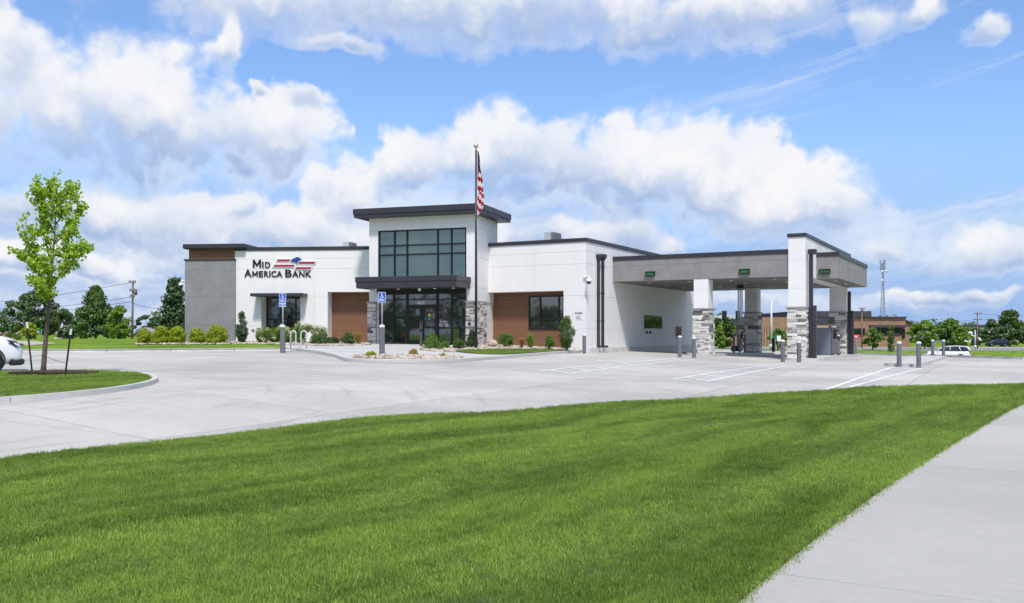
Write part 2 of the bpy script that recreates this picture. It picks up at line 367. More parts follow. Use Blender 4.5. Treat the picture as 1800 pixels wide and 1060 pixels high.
def grassmat(name, k=1.0, blades=True):
    m = bpy.data.materials.new(name); m.use_nodes = True
    t = NT(m.node_tree); t.n.clear(); g = geo(t); pos = g.outputs['Position']
    oi = t.n.new('ShaderNodeObjectInfo')
    # mower passes run beside the sidewalk
    sp = t.n.new('ShaderNodeSeparateXYZ'); t.l.new(pos, sp.inputs[0]); X_, Y_ = sp.outputs[0], sp.outputs[1]
    wob = t.noise(pos, .35, 1.0, .5)
    ac = t.m('ADD', t.m('MULTIPLY_ADD', X_, .80, t.m('MULTIPLY', Y_, -.60)), t.m('MULTIPLY', wob, 1.1)); al = t.m('MULTIPLY_ADD', X_, .60, t.m('MULTIPLY', Y_, .80))
    band = t.noise(t.xyz(ac, t.m('MULTIPLY', al, .13), 0.0), 1.05, 3.0, .62)
    patch = t.noise(pos, 3.2, 3.0, .66)
    tone = t.noise(pos, .55, 1.0, .55)
    f = t.m('ADD', t.m('MULTIPLY', t.step(band, .36, .62), .52), t.m('ADD', t.m('MULTIPLY', t.step(patch, .28, .72), .30), t.m('MULTIPLY', t.step(tone, .3, .7), .18)))
    c = t.mix(f, (.052 * k, .112 * k, .012 * k), (.30 * k, .44 * k, .072 * k))
    if blades:
        r = oi.outputs['Random']
        c = t.mix(t.m('MULTIPLY', r, .35), c, (.34 * k, .42 * k, .10 * k))
        ri = g.outputs['Random Per Island']; kk = t.m('ADD', .58, t.m('MULTIPLY', ri, .8))
        c = t.mix(1.0, c, t.xyz(kk, kk, kk), 'MULTIPLY')
    d = t.n.new('ShaderNodeBsdfDiffuse'); t.put(d.inputs[0], c)
    o = t.n.new('ShaderNodeOutputMaterial')
    if blades:
        tr = t.n.new('ShaderNodeBsdfTranslucent'); t.put(tr.inputs[0], c)
        mx = t.n.new('ShaderNodeMixShader'); mx.inputs[0].default_value = .3; t.l.new(d.outputs[0], mx.inputs[1]); t.l.new(tr.outputs[0], mx.inputs[2])
        gl = t.n.new('ShaderNodeBsdfGlossy'); gl.inputs['Roughness'].default_value = .4
        m2 = t.n.new('ShaderNodeMixShader'); m2.inputs[0].default_value = .012; t.l.new(mx.outputs[0], m2.inputs[1]); t.l.new(gl.outputs[0], m2.inputs[2])
        t.l.new(m2.outputs[0], o.inputs[0])
    else:
        bn = t.n.new('ShaderNodeBump'); bn.inputs['Strength'].default_value = .9; bn.inputs['Distance'].default_value = .06
        t.put(bn.inputs['Height'], t.noise(pos, 14.0, 6.0, .7)); t.l.new(bn.outputs[0], d.inputs['Normal'])
        t.l.new(d.outputs[0], o.inputs[0])
    return m
M['grass_blade'] = grassmat('grass_blade', 1.0, True)
M['grass_ground'] = grassmat('grass_ground', .9, False)

# ------------------------------------------------------------------ object helpers
ORG = {}
def org(o): return ORG.get(o.name, Vector((0, 0, 0))) if o is not None else Vector((0, 0, 0))
def tag(o, label=None, cat=None, group=None, kind=None):
    if label: o['label'] = label
    if cat: o['category'] = cat
    if group: o['group'] = group
    if kind: o['kind'] = kind
    return o
def thing(name, loc, label, cat, group=None):
    o = bpy.data.objects.new(name, None); COL.objects.link(o)
    o.location = loc; o.empty_display_size = .3
    ORG[o.name] = Vector(loc)
    return tag(o, label, cat, group)
def link(name, me, m, parent=None):
    o = bpy.data.objects.new(name, me); COL.objects.link(o)
    if m is not None and not me.materials:
        for mm in (m if isinstance(m, (list, tuple)) else [m]): me.materials.append(M[mm])
    if parent is not None: o.parent = parent
    ORG[o.name] = org(parent)
    return o
def mesh_np(name, V, Q, smooth=False, mi=None):
    """V (n,3); Q (k,3) or (k,4)"""
    me = bpy.data.meshes.new(name); V = np.asarray(V, np.float32); Q = np.asarray(Q, np.int32)
    k, w = Q.shape
    me.vertices.add(len(V)); me.vertices.foreach_set('co', V.ravel())
    me.loops.add(k * w); me.loops.foreach_set('vertex_index', Q.ravel())
    me.polygons.add(k); me.polygons.foreach_set('loop_start', np.arange(0, k * w, w, dtype=np.int32))
    if smooth: me.polygons.foreach_set('use_smooth', np.ones(k, bool))
    if mi is not None: me.polygons.foreach_set('material_index', np.asarray(mi, np.int32))
    me.update(calc_edges=True); me.validate()
    return me

class MB:
    """collects shapes in world coordinates, builds one mesh object"""
    def __init__(s): s.v = []; s.f = []; s.sm = []; s.mi = []; s.cur = 0
    def add(s, vs, fs, smooth=False):
        o = len(s.v); s.v += [tuple(v) for v in vs]; s.f += [tuple(i + o for i in f) for f in fs]; s.sm += [smooth] * len(fs); s.mi += [s.cur] * len(fs)
        return s
    def hexa(s, p):   # 8 points: bottom ring then top ring
        return s.add(p, [(3, 2, 1, 0), (4, 5, 6, 7), (0, 1, 5, 4), (1, 2, 6, 5), (2, 3, 7, 6), (3, 0, 4, 7)])
    def box(s, x0, x1, y0, y1, z0, z1, fr=None):
        p = [(x0, y0), (x1, y0), (x1, y1), (x0, y1)]
        if fr is None: q = [(a, b, z0) for a, b in p] + [(a, b, z1) for a, b in p]
        else: q = [fr.w(a, b, z0) for a, b in p] + [fr.w(a, b, z1) for a, b in p]
        return s.hexa(q)
    def tube(s, pts, rad, n=10, caps=True, smooth=True):
        pts = [Vector(p) for p in pts]; rad = rad if isinstance(rad, (list, tuple)) else [rad] * len(pts)
        vs = []; fs = []
        d0 = (pts[1] - pts[0]).normalized(); a = Vector((0, 0, 1)) if abs(d0.z) < .9 else Vector((1, 0, 0)); x = d0.cross(a).normalized()
        for i, p in enumerate(pts):
            d = (pts[min(i + 1, len(pts) - 1)] - pts[max(i - 1, 0)]).normalized()
            x = (x - d * x.dot(d)).normalized(); y = d.cross(x)
            for k in range(n):
                an = 2 * math.pi * k / n; vs.append(p + (x * math.cos(an) + y * math.sin(an)) * rad[i])
        for i in range(len(pts) - 1):
            for k in range(n):
                k2 = (k + 1) % n; fs.append((i * n + k, i * n + k2, (i + 1) * n + k2, (i + 1) * n + k))
        s.add(vs, fs, smooth)
        if caps:
            o = len(s.v) - len(vs)
            s.f.append(tuple(o + k for k in reversed(range(n)))); s.f.append(tuple(o + (len(pts) - 1) * n + k for k in range(n))); s.sm += [False, False]; s.mi += [s.cur] * 2
        return s
    def lathe(s, base, prof, n=16, axis=None):
        """prof: list of (r, h) along axis from base"""
        base = Vector(base); ax = Vector(axis).normalized() if axis else Vector((0, 0, 1))
        a = Vector((1, 0, 0)) if abs(ax.x) < .9 else Vector((0, 0, 1)); x = ax.cross(a).normalized(); y = ax.cross(x)
        vs = []; fs = []
        for r, h in prof:
            for k in range(n):
                an = 2 * math.pi * k / n; vs.append(base + ax * h + (x * math.cos(an) + y * math.sin(an)) * max(r, 1e-4))
        for i in range(len(prof) - 1):
            for k in range(n):
                k2 = (k + 1) % n; fs.append((i * n + k, i * n + k2, (i + 1) * n + k2, (i + 1) * n + k))
        return s.add(vs, fs, True)
    def prism(s, poly, fn, t0, t1):
        """poly: list of (a, b); fn(a, b, t) -> world"""
        n = len(poly); vs = [fn(a, b, t0) for a, b in poly] + [fn(a, b, t1) for a, b in poly]
        fs = [tuple(reversed(range(n))), tuple(range(n, 2 * n))] + [(i, (i + 1) % n, n + (i + 1) % n, n + i) for i in range(n)]
        return s.add(vs, fs)
    def build(s, name, m, parent=None, bevel=0.0):
        o = org(parent); me = bpy.data.meshes.new(name)
        me.from_pydata([(a - o.x, b - o.y, c - o.z) for a, b, c in s.v], [], s.f)
        me.polygons.foreach_set('use_smooth', s.sm)
        if any(s.mi): me.polygons.foreach_set('material_index', s.mi)
        bm = bmesh.new(); bm.from_mesh(me); bmesh.ops.recalc_face_normals(bm, faces=bm.faces[:])
        if bevel:
            es = [e for e in bm.edges if len(e.link_faces) == 2 and e.calc_face_angle(0) > .6]
            bmesh.ops.bevel(bm, geom=es, offset=bevel, segments=1, profile=.5, affect='EDGES')
        bm.to_mesh(me); bm.free()
        return link(name, me, m, parent)

class Frame:
    """a wall plane: s runs to the right along it, t goes back into the building"""
    def __init__(s, px, d, yaw):
        s.o = Vector(((px - 900) / F * d, d)); s.yaw = R(yaw)
        s.u = Vector((math.cos(s.yaw), -math.sin(s.yaw))); s.vv = Vector((math.sin(s.yaw), math.cos(s.yaw)))
    def w(s, a, t, z):
        p = s.o + s.u * a + s.vv * t; return Vector((p.x, p.y, z))
    def s_at(s, px, t=0.0):
        k = (px - 900) / F; q = s.o + s.vv * t
        return (k * q.y - q.x) / (s.u.x - k * s.u.y)
    def t_at(s, px, a):
        k = (px - 900) / F; q = s.o + s.u * a
        return (k * q.y - q.x) / (s.vv.x - k * s.vv.y)
    def depth(s, a, t=0.0): return (s.o + s.u * a + s.vv * t).y
    def z_at(s, px, py, t=0.0): return EYE + (HY - py) / F * s.depth(s.s_at(px, t), t)
    def local(s, p):
        q = Vector((p[0], p[1])) - s.o; return q.dot(s.u), q.dot(s.vv)

# unit block with softened edges, shared by all stones / boards / panels
def unit_block(name, bev, jitter=0.0, seed=1):
    r = random.Random(seed); bm = bmesh.new(); bmesh.ops.create_cube(bm, size=1.0)
    if jitter:
        for v in bm.verts: v.co += Vector((r.uniform(-jitter, jitter), r.uniform(-jitter, jitter), r.uniform(-jitter, jitter)))
    if bev: bmesh.ops.bevel(bm, geom=bm.edges[:], offset=bev, segments=1, profile=.5, affect='EDGES')
    me = bpy.data.meshes.new(name); bm.to_mesh(me); bm.free(); return me
def block(name, me, m, parent, fr, s0, s1, t0, t1, z0, z1):
    if not me.materials: me.materials.append(M[m])
    o = bpy.data.objects.new(name, me); COL.objects.link(o)
    o.location = fr.w((s0 + s1) / 2, (t0 + t1) / 2, (z0 + z1) / 2) - org(parent)
    o.rotation_euler = (0, 0, -fr.yaw); o.scale = (abs(s1 - s0), abs(t1 - t0), abs(z1 - z0)); o.parent = parent
    return o

def inside(poly, x, y):
    x = np.asarray(x, float); y = np.asarray(y, float); r = np.zeros(x.shape, bool); n = len(poly)
    for i in range(n):
        x0, y0 = poly[i][:2]; x1, y1 = poly[(i + 1) % n][:2]
        c = ((y0 > y) != (y1 > y))
        with np.errstate(divide='ignore', invalid='ignore'):
            r ^= c & (x < (x1 - x0) * (y - y0) / (y1 - y0 + 1e-12) + x0)
    return r
def resample(poly, step, closed=True):
    out = []; n = len(poly)
    for i in range(n if closed else n - 1):
        a = Vector(poly[i][:2]); b = Vector(poly[(i + 1) % n][:2]); k = max(1, int((b - a).length / step))
        out += [tuple(a.lerp(b, j / k)) for j in range(k)]
    if not closed: out.append(tuple(poly[-1][:2]))
    return out
def smooth_line(poly, closed=True, it=2):
    for _ in range(it):
        q = []; n = len(poly)
        for i in range(n if closed else n - 1):
            a, b = poly[i], poly[(i + 1) % n]
            q += [(a[0] * .75 + b[0] * .25, a[1] * .75 + b[1] * .25), (a[0] * .25 + b[0] * .75, a[1] * .25 + b[1] * .75)]
        if not closed: q = [poly[0]] + q + [poly[-1]]
        poly = q
    return poly
def sheet(name, poly, zf, m, parent=None, step=1.0, skirt=.3, kind=None, extra=None):
    """a draped polygon with a vertical rim"""
    bd = resample(poly, step); n = len(bd)
    xs = [p[0] for p in bd]; ys = [p[1] for p in bd]
    gx, gy = np.meshgrid(np.arange(min(xs), max(xs), step), np.arange(min(ys), max(ys), step)); gx = gx.ravel(); gy = gy.ravel()
    ok = inside(bd, gx, gy); pts = [Vector(p) for p in bd] + [Vector((a, b)) for a, b in zip(gx[ok], gy[ok])]
    r = delaunay_2d_cdt(pts, [], [list(range(n))], 1, 1e-4)
    v = np.array([(p.x, p.y) for p in r[0]]); z = zf(v[:, 0], v[:, 1]); o = org(parent)
    V = [(a - o.x, b - o.y, c - o.z) for (a, b), c in zip(v, z)]; Fc = [tuple(f) for f in r[2]]
    zb = zf(np.array(xs), np.array(ys)); k = len(V)
    if skirt:
        for i in range(n): V.append((xs[i] - o.x, ys[i] - o.y, zb[i] - o.z)); V.append((xs[i] - o.x, ys[i] - o.y, zb[i] - skirt - o.z))
        for i in range(n):
            j = (i + 1) % n; Fc.append((k + 2 * i, k + 2 * i + 1, k + 2 * j + 1, k + 2 * j))
    me = bpy.data.meshes.new(name); me.from_pydata(V, [], Fc)
    bm = bmesh.new(); bm.from_mesh(me)
    for f in bm.faces:
        if f.normal.z < 0 and abs(f.normal.z) > .3: f.normal_flip()
    bm.to_mesh(me); bm.free()
    ob = link(name, me, m, parent)
    if kind: ob['kind'] = kind
    return ob
def kerb(parent, line, zf, h=.14, w=.16, length=3.0, closed=False, down=.3, side=1):
    """kerb sections laid along a line; w is laid to the given side"""
    pts = [Vector(p) for p in resample(line, .5, closed)]
    if closed: pts.append(pts[0])
    n = len(pts); nor = []
    for i in range(n):
        a = pts[max(i - 1, 0)]; b = pts[min(i + 1, n - 1)]
        if closed and i in (0, n - 1): a, b = pts[n - 2], pts[1]
        d = (b - a).normalized(); nor.append(Vector((-d.y, d.x)) * side)
    per = max(2, int(length / .5)); i = 0
    while i < n - 1:
        j = min(n - 1, i + per); mb = MB(); ring = []
        for q in range(i, j + 1):
            p = pts[q].copy(); 
            if q == i and q > 0: p = p.lerp(pts[q + 1], .025)
            if q == j and q < n - 1: p = p.lerp(pts[q - 1], .025)
            e = p + nor[q] * w; z = float(zf(np.array([p.x]), np.array([p.y]))[0])
            i2 = p + nor[q] * .085
            ring.append([(p.x, p.y, z - down), (p.x, p.y, z + .015), (i2.x, i2.y, z + h), (e.x, e.y, z + h), (e.x, e.y, z - down)])
        vs = [v for r_ in ring for v in r_]; fs = []
        for q in range(len(ring) - 1):
            for k in range(4): fs.append((q * 5 + k, q * 5 + k + 1, (q + 1) * 5 + k + 1, (q + 1) * 5 + k))
        fs += [(0, 1, 2, 3, 4), tuple((len(ring) - 1) * 5 + k for k in (4, 3, 2, 1, 0))]
        mb.add(vs, fs); mb.build('kerb_section', 'kerb', parent); i = j

def px2(l): return [((p - 900) / F * d, d) for p, d in l]

# ------------------------------------------------------------------ planes of the building
FL = Frame(530, 57.3, 6.0)       # left wing
FT = Frame(833, 52.8, 18.6)      # entrance tower
FR = Frame(1030, 51.9, 28.9)     # right wing, origin at its free corner
_t = FR.t_at(1077, 0.0)
_a = FR.w(0, _t, 0)
FK = Frame(0, 1, 28.9); FK.o = Vector((_a.x, _a.y))   # drive-through canopy front

# ------------------------------------------------------------------ the setting
RIM = px2([(-330, 8.6), (-150, 10.2), (0, 11.48), (225, 13.13), (450, 15.3), (675, 17.8), (900, 19.5), (1150, 22.1), (1400, 25.3), (1575, 28.3), (1800, 29.4), (2100, 30.5), (2500, 31)])
WALK = [(-3.2, -4.5), (-.9, 1.6), (1.30, 5.41), (2.04, 6.65), (3.51, 8.98), (5.17, 11.48), (9.38, 17.65), (11.95, 21.3), (16.6, 27.2), (24, 34)]
far_kerb = px2([(520, 46.6), (300, 45.2), (150, 45.2), (-60, 45.5), (-350, 46.5)])
right_edge = px2([(2500, 51), (2100, 53), (1800, 55.5), (1700, 60), (1640, 66), (1500, 76), (1300, 84), (1180, 88)])
PAVE = [(a, b - .6) for a, b in RIM] + right_edge + px2([(1000, 84), (930, 62), (700, 56), (540, 52)]) + far_kerb

GZ = lambda x, y: TZ(x, y) + .115
def ground_sheet():
    def axis(lo, hi, fine0, fine1, st): 
        a = list(np.arange(fine0, fine1 + .1, st)); v = fine1; s = st
        while v < hi: s *= 1.35; v += s; a.append(v)
        v = fine0; s = st
        while v > lo: s *= 1.35; v -= s; a.insert(0, v)
        return np.array(a)
    X = axis(-3500, 3500, -60, 110, 5); Y = axis(-1500, 6000, -20, 215, 5)
    gx, gy = np.meshgrid(X, Y); gx = gx.ravel(); gy = gy.ravel()
    bd = resample(PAVE, 1.5); n = len(bd)
    ok = ~inside(bd, gx, gy)
    pts = [Vector(p) for p in bd] + [Vector((a, b)) for a, b in zip(gx[ok], gy[ok])]
    r = delaunay_2d_cdt(pts, [(i, (i + 1) % n) for i in range(n)], [], 0, 1e-4)
    v = np.array([(p.x, p.y) for p in r[0]]); f = np.array([list(q) for q in r[2]])
    c = v[f].mean(1); f = f[~inside(bd, c[:, 0], c[:, 1])]
    z = GZ(v[:, 0], v[:, 1])
    # the foreground lawn and sidewalk are sheets of their own a little higher
    low = (v[:, 1] < 31) & ~inside(bd, v[:, 0], v[:, 1]); z = np.where(low & (v[:, 1] > -25) & (np.abs(v[:, 0]) < 45), np.minimum(z, -.25), z)
    a, b, c_ = v[f[:, 0]], v[f[:, 1]], v[f[:, 2]]
    cr = (b[:, 0] - a[:, 0]) * (c_[:, 1] - a[:, 1]) - (b[:, 1] - a[:, 1]) * (c_[:, 0] - a[:, 0]); f[cr < 0] = f[cr < 0][:, ::-1]
    o = link('ground', mesh_np('ground', np.c_[v, z], f, True), 'grass_ground'); o['kind'] = 'structure'
    return o
ground = ground_sheet()

# paving: one slab after another on a bed
pave = sheet('pavement', PAVE, lambda x, y: TZ(x, y) - .03, 'mortar', None, 2.0, .3, 'structure')
SL = 4.6; GAP = .012
def slabs():
    poly = [(a, b) for a, b in PAVE]; cnt = 0
    for i in range(-14, 16):
        for j in range(-14, 16):
            c = FK.w((i + .5) * SL, (j + .5) * SL, 0)
            tst = [(FK.w((i + a) * SL, (j + b) * SL, 0)) for a in (.02, .5, .98) for b in (.02, .5, .98)]
            if not inside(poly, [q.x for q in tst], [q.y for q in tst]).any(): continue
            # under the bank nobody sees paving
            s_, t_ = FR.local(c)
            if -16 < s_ < -2.6 and t_ > 3: continue
            k = 5; a = np.linspace(i * SL + GAP, (i + 1) * SL - GAP, k); b = np.linspace(j * SL + GAP, (j + 1) * SL - GAP, k)
            A, B = np.meshgrid(a, b); A = A.ravel(); B = B.ravel()
            x = FK.o.x + FK.u.x * A + FK.vv.x * B; y = FK.o.y + FK.u.y * A + FK.vv.y * B
            # slabs stop at the paving's edge
            z = TZ(x, y)
            V = np.c_[x - c.x, y - c.y, z]; f = [(r_ * k + q, r_ * k + q + 1, (r_ + 1) * k + q + 1, (r_ + 1) * k + q) for r_ in range(k - 1) for q in range(k - 1)]
            ins = inside(poly, [c.x + V[list(q), 0].mean() for q in f], [c.y + V[list(q), 1].mean() for q in f])
            f = [q for q, g_ in zip(f, ins) if g_]
            if not f: continue
            rim = [0, 4, 24, 20]
            V2 = [tuple(v) for v in V]; f = list(f)
            for q0, q1 in ((range(0, 5), 0), (range(4, 25, 5), 0), (range(24, 19, -1), 0), (range(20, -1, -5), 0)):
                q0 = list(q0); o_ = len(V2)
                for q in q0: V2.append((V[q, 0], V[q, 1], V[q, 2] - .05))
                for h in range(len(q0) - 1): f.append((q0[h], o_ + h, o_ + h + 1, q0[h + 1]))
            me = bpy.data.meshes.new('paving_slab'); me.from_pydata(V2, [], f)
            o = link('paving_slab', me, 'concrete', pave); o.location = (c.x, c.y, 0); cnt += 1
    return cnt
slabs()

# far kerb in front of the left lawn
kerb(ground, far_kerb, TZ, .14, .2, 3.0, side=-1)
kerb(ground, right_edge, TZ, .14, .2, 4.0, side=1)

# raised entrance walk with its kerb
PL = px2([(1019, 51.7), (1000, 50.0), (950, 45.8), (890, 41.6), (850, 39.0), (810, 36.9), (760, 35.5), (700, 35.0), (640, 35.2), (607, 36.0), (598, 37.2), (590, 39.5), (560, 43.2), (520, 46.3)])
PL = smooth_line(PL, False, 2)
walk_poly = PL + px2([(505, 46.9), (480, 57.5), (640, 58), (700, 58), (900, 58), (1000, 54), (1024, 53)])
PZ = lambda x, y: TZ(x, y) + .13
plaza = sheet('entrance_walk', walk_poly, PZ, 'plaza', None, 1.0, .3, 'structure')
kerb(plaza, PL, TZ, .138, .17, 2.9, side=-1)

# foreground lawn
LZ0 = 0.0
def LZ(x, y):
    x = np.asarray(x, float); y = np.asarray(y, float)
    return LZ0 + .018 * np.sin(x * .9 + .6 * y) + .02 * np.sin(.5 * y - .35 * x + 1.3) + .012 * np.sin(2.1 * x - 1.4 * y)
wl = [Vector(p) for p in WALK]
WALK_L = smooth_line([(p.x, p.y) for p in wl], False, 2)
LAWN = [(a, b) for a, b in smooth_line(RIM, False, 1)] + list(reversed(WALK_L)) + [(-14, -4.5), (-15, 8)]
lawn = sheet('lawn', LAWN, LZ, 'soil', None, .8, .35, 'structure')

# sidewalk slabs
def side_walk():
    base = sheet('sidewalk', WALK_L + [(a + 1.95 * .86, b - 1.95 * .52) for a, b in reversed(WALK_L)], lambda x, y: np.asarray(x) * 0 - .10, 'mortar', None, 1.5, .2, 'structure')
    pts = [Vector(p) for p in resample(WALK_L, .25, False)]
    L = [0.0]
    for a, b in zip(pts, pts[1:]): L.append(L[-1] + (b - a).length)
    def at(l):
        k = min(max(np.searchsorted(L, l) - 1, 0), len(pts) - 2); f = (l - L[k]) / (L[k + 1] - L[k]); p = pts[k].lerp(pts[k + 1], f)
        a = pts[max(k - 3, 0)]; b = pts[min(k + 4, len(pts) - 1)]; d = (b - a).normalized(); return p, Vector((d.y, -d.x))
    # a joint meets the edge near (1375, 1010) of the photograph
    l0 = min(range(len(pts)), key=lambda i: abs(pts[i].y - 6.05)); l0 = L[l0]
    st = 6.1; k0 = int(-l0 // st); cuts = [l0 + k * st for k in range(k0, 12) if 0 <= l0 + k * st <= L[-1]]
    cuts = [0.0] + cuts + [L[-1]]
    for a, b in zip(cuts, cuts[1:]):
        if b - a < .3: continue
        n = 8; V = []
        for i in range(n + 1):
            l = a + .006 + (b - a - .012) * i / n; p, nn = at(l)
            for w_ in (0.0, .012, .9, 1.80, 1.812):
                q = p + nn * w_; V.append((q.x, q.y, -.022 - (.012 if w_ in (0.0, 1.812) else 0)))
        f = [(i * 5 + k, i * 5 + k + 1, (i + 1) * 5 + k + 1, (i + 1) * 5 + k) for i in range(n) for k in range(4)]
        nv = len(V); ring = [i * 5 for i in range(n + 1)] + [n * 5 + k for k in range(1, 5)] + [i * 5 + 4 for i in range(n - 1, -1, -1)] + [k for k in (3, 2, 1)]
        V += [(V[q][0], V[q][1], -.12) for q in ring]; m_ = len(ring)
        f += [(ring[i], ring[(i + 1) % m_], nv + (i + 1) % m_, nv + i) for i in range(m_)]
        mb = MB(); mb.add(V, f); mb.build('paving_slab', 'walk', base)
    return base
sidewalk = side_walk()
verge = sheet('verge', [(a + 1.95 * .86, b - 1.95 * .52) for a, b in WALK_L] + [(40, 30), (35, -5)], lambda x, y: np.asarray(x) * 0 - .01, 'grass_ground', None, 1.5, .2, 'structure')

# street beyond the site, on the right
road_poly = px2([(1130, 118), (1500, 150), (1800, 158), (2600, 162), (2600, 190), (1800, 188), (1500, 178), (1130, 132)])
road = sheet('road', road_poly, lambda x, y: TZ(x, y) + .2, 'road', None, 6, .2, 'structure')
fw = sheet('far_sidewalk', px2([(1130, 134), (1500, 181), (1800, 191), (2600, 193), (2600, 202), (1800, 200), (1500, 189), (1130, 138)]), lambda x, y: TZ(x, y) + .24, 'pale_walk', None, 6, .2, 'structure')
lw = sheet('garden_path', px2([(-40, 56), (28, 54), (55, 52), (100, 56), (60, 66), (-60, 70)]), lambda x, y: TZ(x, y) + .15, 'pale_walk', None, 2, .1, 'structure')

# tree island on the left
ISL = px2([(-230, 25.4), (-120, 26.2), (0, 26.6), (110, 27.2), (190, 27.2), (240, 26.3), (265, 24.8), (262, 23.2), (235, 21.5), (180, 19.8), (100, 18.5), (0, 17.6), (-150, 16.6), (-330, 16)])
ISL = smooth_line(ISL, True, 2)
island_lawn = sheet('lawn_island', ISL, lambda x, y: TZ(x, y) + .08, 'soil', None, .8, .2, 'structure')
kerb(island_lawn, ISL + [ISL[0]], TZ, .105, .2, 3.0, side=(-1 if sum((ISL[(i + 1) % len(ISL)][0] - ISL[i][0]) * (ISL[(i + 1) % len(ISL)][1] + ISL[i][1]) for i in range(len(ISL))) < 0 else 1))

# grass plot beside the flagpole
PLOT = smooth_line(px2([(800, 44.2), (840, 42.4), (890, 42.3), (940, 45.3), (985, 49.2), (992, 50.4), (960, 50.6), (900, 48.8), (845, 47.4), (800, 45.8)]), True, 2)
plot = sheet('grass_plot', PLOT, lambda x, y: TZ(x, y) + .17, 'soil', None, .6, .08, 'structure')

# concrete islands of the drive-through
def lane_island(name, s0, s1, t0, t1, h=.14):
    r = min(.7, (s1 - s0) / 2 - .01); poly = []
    for k in range(7): an = math.pi + k / 6 * math.pi / 2; poly.append((s0 + r + r * math.cos(an), t0 + r + r * math.sin(an)))
    for k in range(7): an = 1.5 * math.pi + k / 6 * math.pi / 2; poly.append((s1 - r + r * math.cos(an), t0 + r + r * math.sin(an)))
    poly += [(s1, t1), (s0, t1)]
    wp = [(FK.w(a, b, 0).x, FK.w(a, b, 0).y) for a, b in poly]
    o = sheet(name, wp, lambda x, y: TZ(x, y) + h, 'plaza', None, .8, .3, 'structure')
    return o
S1a = FK.s_at(1219.5); S1b = FK.s_at(1245.0)             # front pier of the tube lane
S2a = FK.s_at(1386.5); S2b = FK.s_at(1416.5)             # pylon
isl_a = lane_island('teller_island', S1a - .35, S1b + .35, -.9, 15.0)
isl_b = lane_island('machine_island', S2a - .25, S2b + .75, -.75, 15.4)
_c0 = hit(1580, 640); _c1 = hit(1616, 641)
sc0 = FK.local(_c0)[0]; sc1 = FK.local(_c1)[0]; tc0 = FK.local(P(1597, 39.6))[1]
isl_c = lane_island('lane_divider', sc0 - .1, sc0 + 1.35, tc0 + .35, tc0 + 19.0)

# painted lane markings: each bay of stripes is one marking on the paving
def stripe(mb, a, b, w=.14):
    a = Vector((a[0], a[1])); b = Vector((b[0], b[1])); d = (b - a); n = max(2, int(d.length / .8)); d.normalize(); nn = Vector((-d.y, d.x)) * w / 2
    vs = []
    for i in range(n + 1):
        p = a.lerp(b, i / n)
        for q in (p - nn, p + nn): vs.append((q.x, q.y, tz(q.x, q.y) + .009))
    mb.add(vs, [(2 * i, 2 * i + 1, 2 * i + 3, 2 * i + 2) for i in range(n)])
def hatch(p0, p1, q0, q1, rungs):
    A = hit(*p0); B = hit(*p1); C_ = hit(*q0); D = hit(*q1); 
    mb = MB(); stripe(mb, A, B); mb.build('paint_line', 'paint', pave)
    mb = MB(); stripe(mb, C_, D); mb.build('paint_line', 'paint', pave)
    for i in range(rungs):
        f = (i + .6) / rungs; mb = MB(); g_ = max(0, f - .06); stripe(mb, A.lerp(B, f), C_.lerp(D, g_)); mb.build('paint_line', 'paint', pave)
hatch((945, 653.5), (1190, 630), (1000, 657), (1219, 632.5), 9)
hatch((1184, 667), (1380, 640), (1242, 671), (1408, 641), 8)
hatch((1452, 685.5), (1572, 645.5), (1482, 684), (1620, 648), 7)

# ------------------------------------------------------------------ bank building
PANEL = unit_block('panel_block', 0.0); BOARD = unit_block('board_block', 0.0); STONE = [unit_block('stone_block%d' % i, .07, .07, i + 3) for i in range(4)]
for s_ in STONE: s_.materials.append(M['stone'])
PANEL_W = unit_block('white_panel', 0.0); PANEL_G = unit_block('grey_panel', 0.0); PANEL_C = unit_block('canopy_panel', 0.0)
bank = thing('bank_building', FT.w(-3, 0, tz(*FT.w(-3, 0, 0)[:2])), 'white and grey bank building with glazed entrance tower, stone piers and brown wood panels', 'bank building')
ZB = -.2        # walls start below grade

def panels(parent, me, m, fr, rects, t, zj, sj=(), th=.05, gap=.009):
    """cladding panels in front of plane t, split at joints"""
    for (s0, s1, z0, z1) in rects:
        zs = [z0] + [z for z in sorted(zj) if z0 + .1 < z < z1 - .1] + [z1]; ss = [s0] + [s for s in sorted(sj) if s0 + .15 < s < s1 - .15] + [s1]
        for a, b in zip(ss, ss[1:]):
            for c, d in zip(zs, zs[1:]):
                e = gap / 2
                block('panel', me, m, parent, fr, a + (e if a != s0 else 0), b - (e if b != s1 else 0), t - th, t, c + (e if c != z0 else 0), d - (e if d != z1 else 0))
def boards(parent, fr, s0, s1, t, z0, z1, h=.15):
    n = max(1, round((z1 - z0) / h)); h = (z1 - z0) / n
    for i in range(n): block('board', BOARD, 'brown_board', parent, fr, s0, s1, t - .028, t, z0 + i * h + .007, z0 + (i + 1) * h - .003)
def stones(parent, fr, a0, a1, plane, z0, z1, side=False, k=1.0, seed=0):
    """ledge stones on a face; side=True lays them on the plane s = plane running back along t"""
    r = random.Random(seed); z = z0; row = 0
    while z < z1 - .03:
        h = min(r.choice((.07, .09, .11, .14, .17)) * k, z1 - z)
        if z1 - z - h < .05: h = z1 - z
        a = a0
        while a < a1 - .02:
            l = min(r.uniform(.16, .62) * k, a1 - a)
            if a1 - a - l < .12: l = a1 - a
            dp = r.uniform(.05, .10); me = r.choice(STONE)
            if side: block('stone', me, 'stone', parent, fr, plane, plane + dp, a + .004, a + l - .004, z + .004, z + h - .004)
            else: block('stone', me, 'stone', parent, fr, a + .004, a + l - .004, plane - dp, plane, z + .004, z + h - .004)
            a += l
        z += h; row += 1

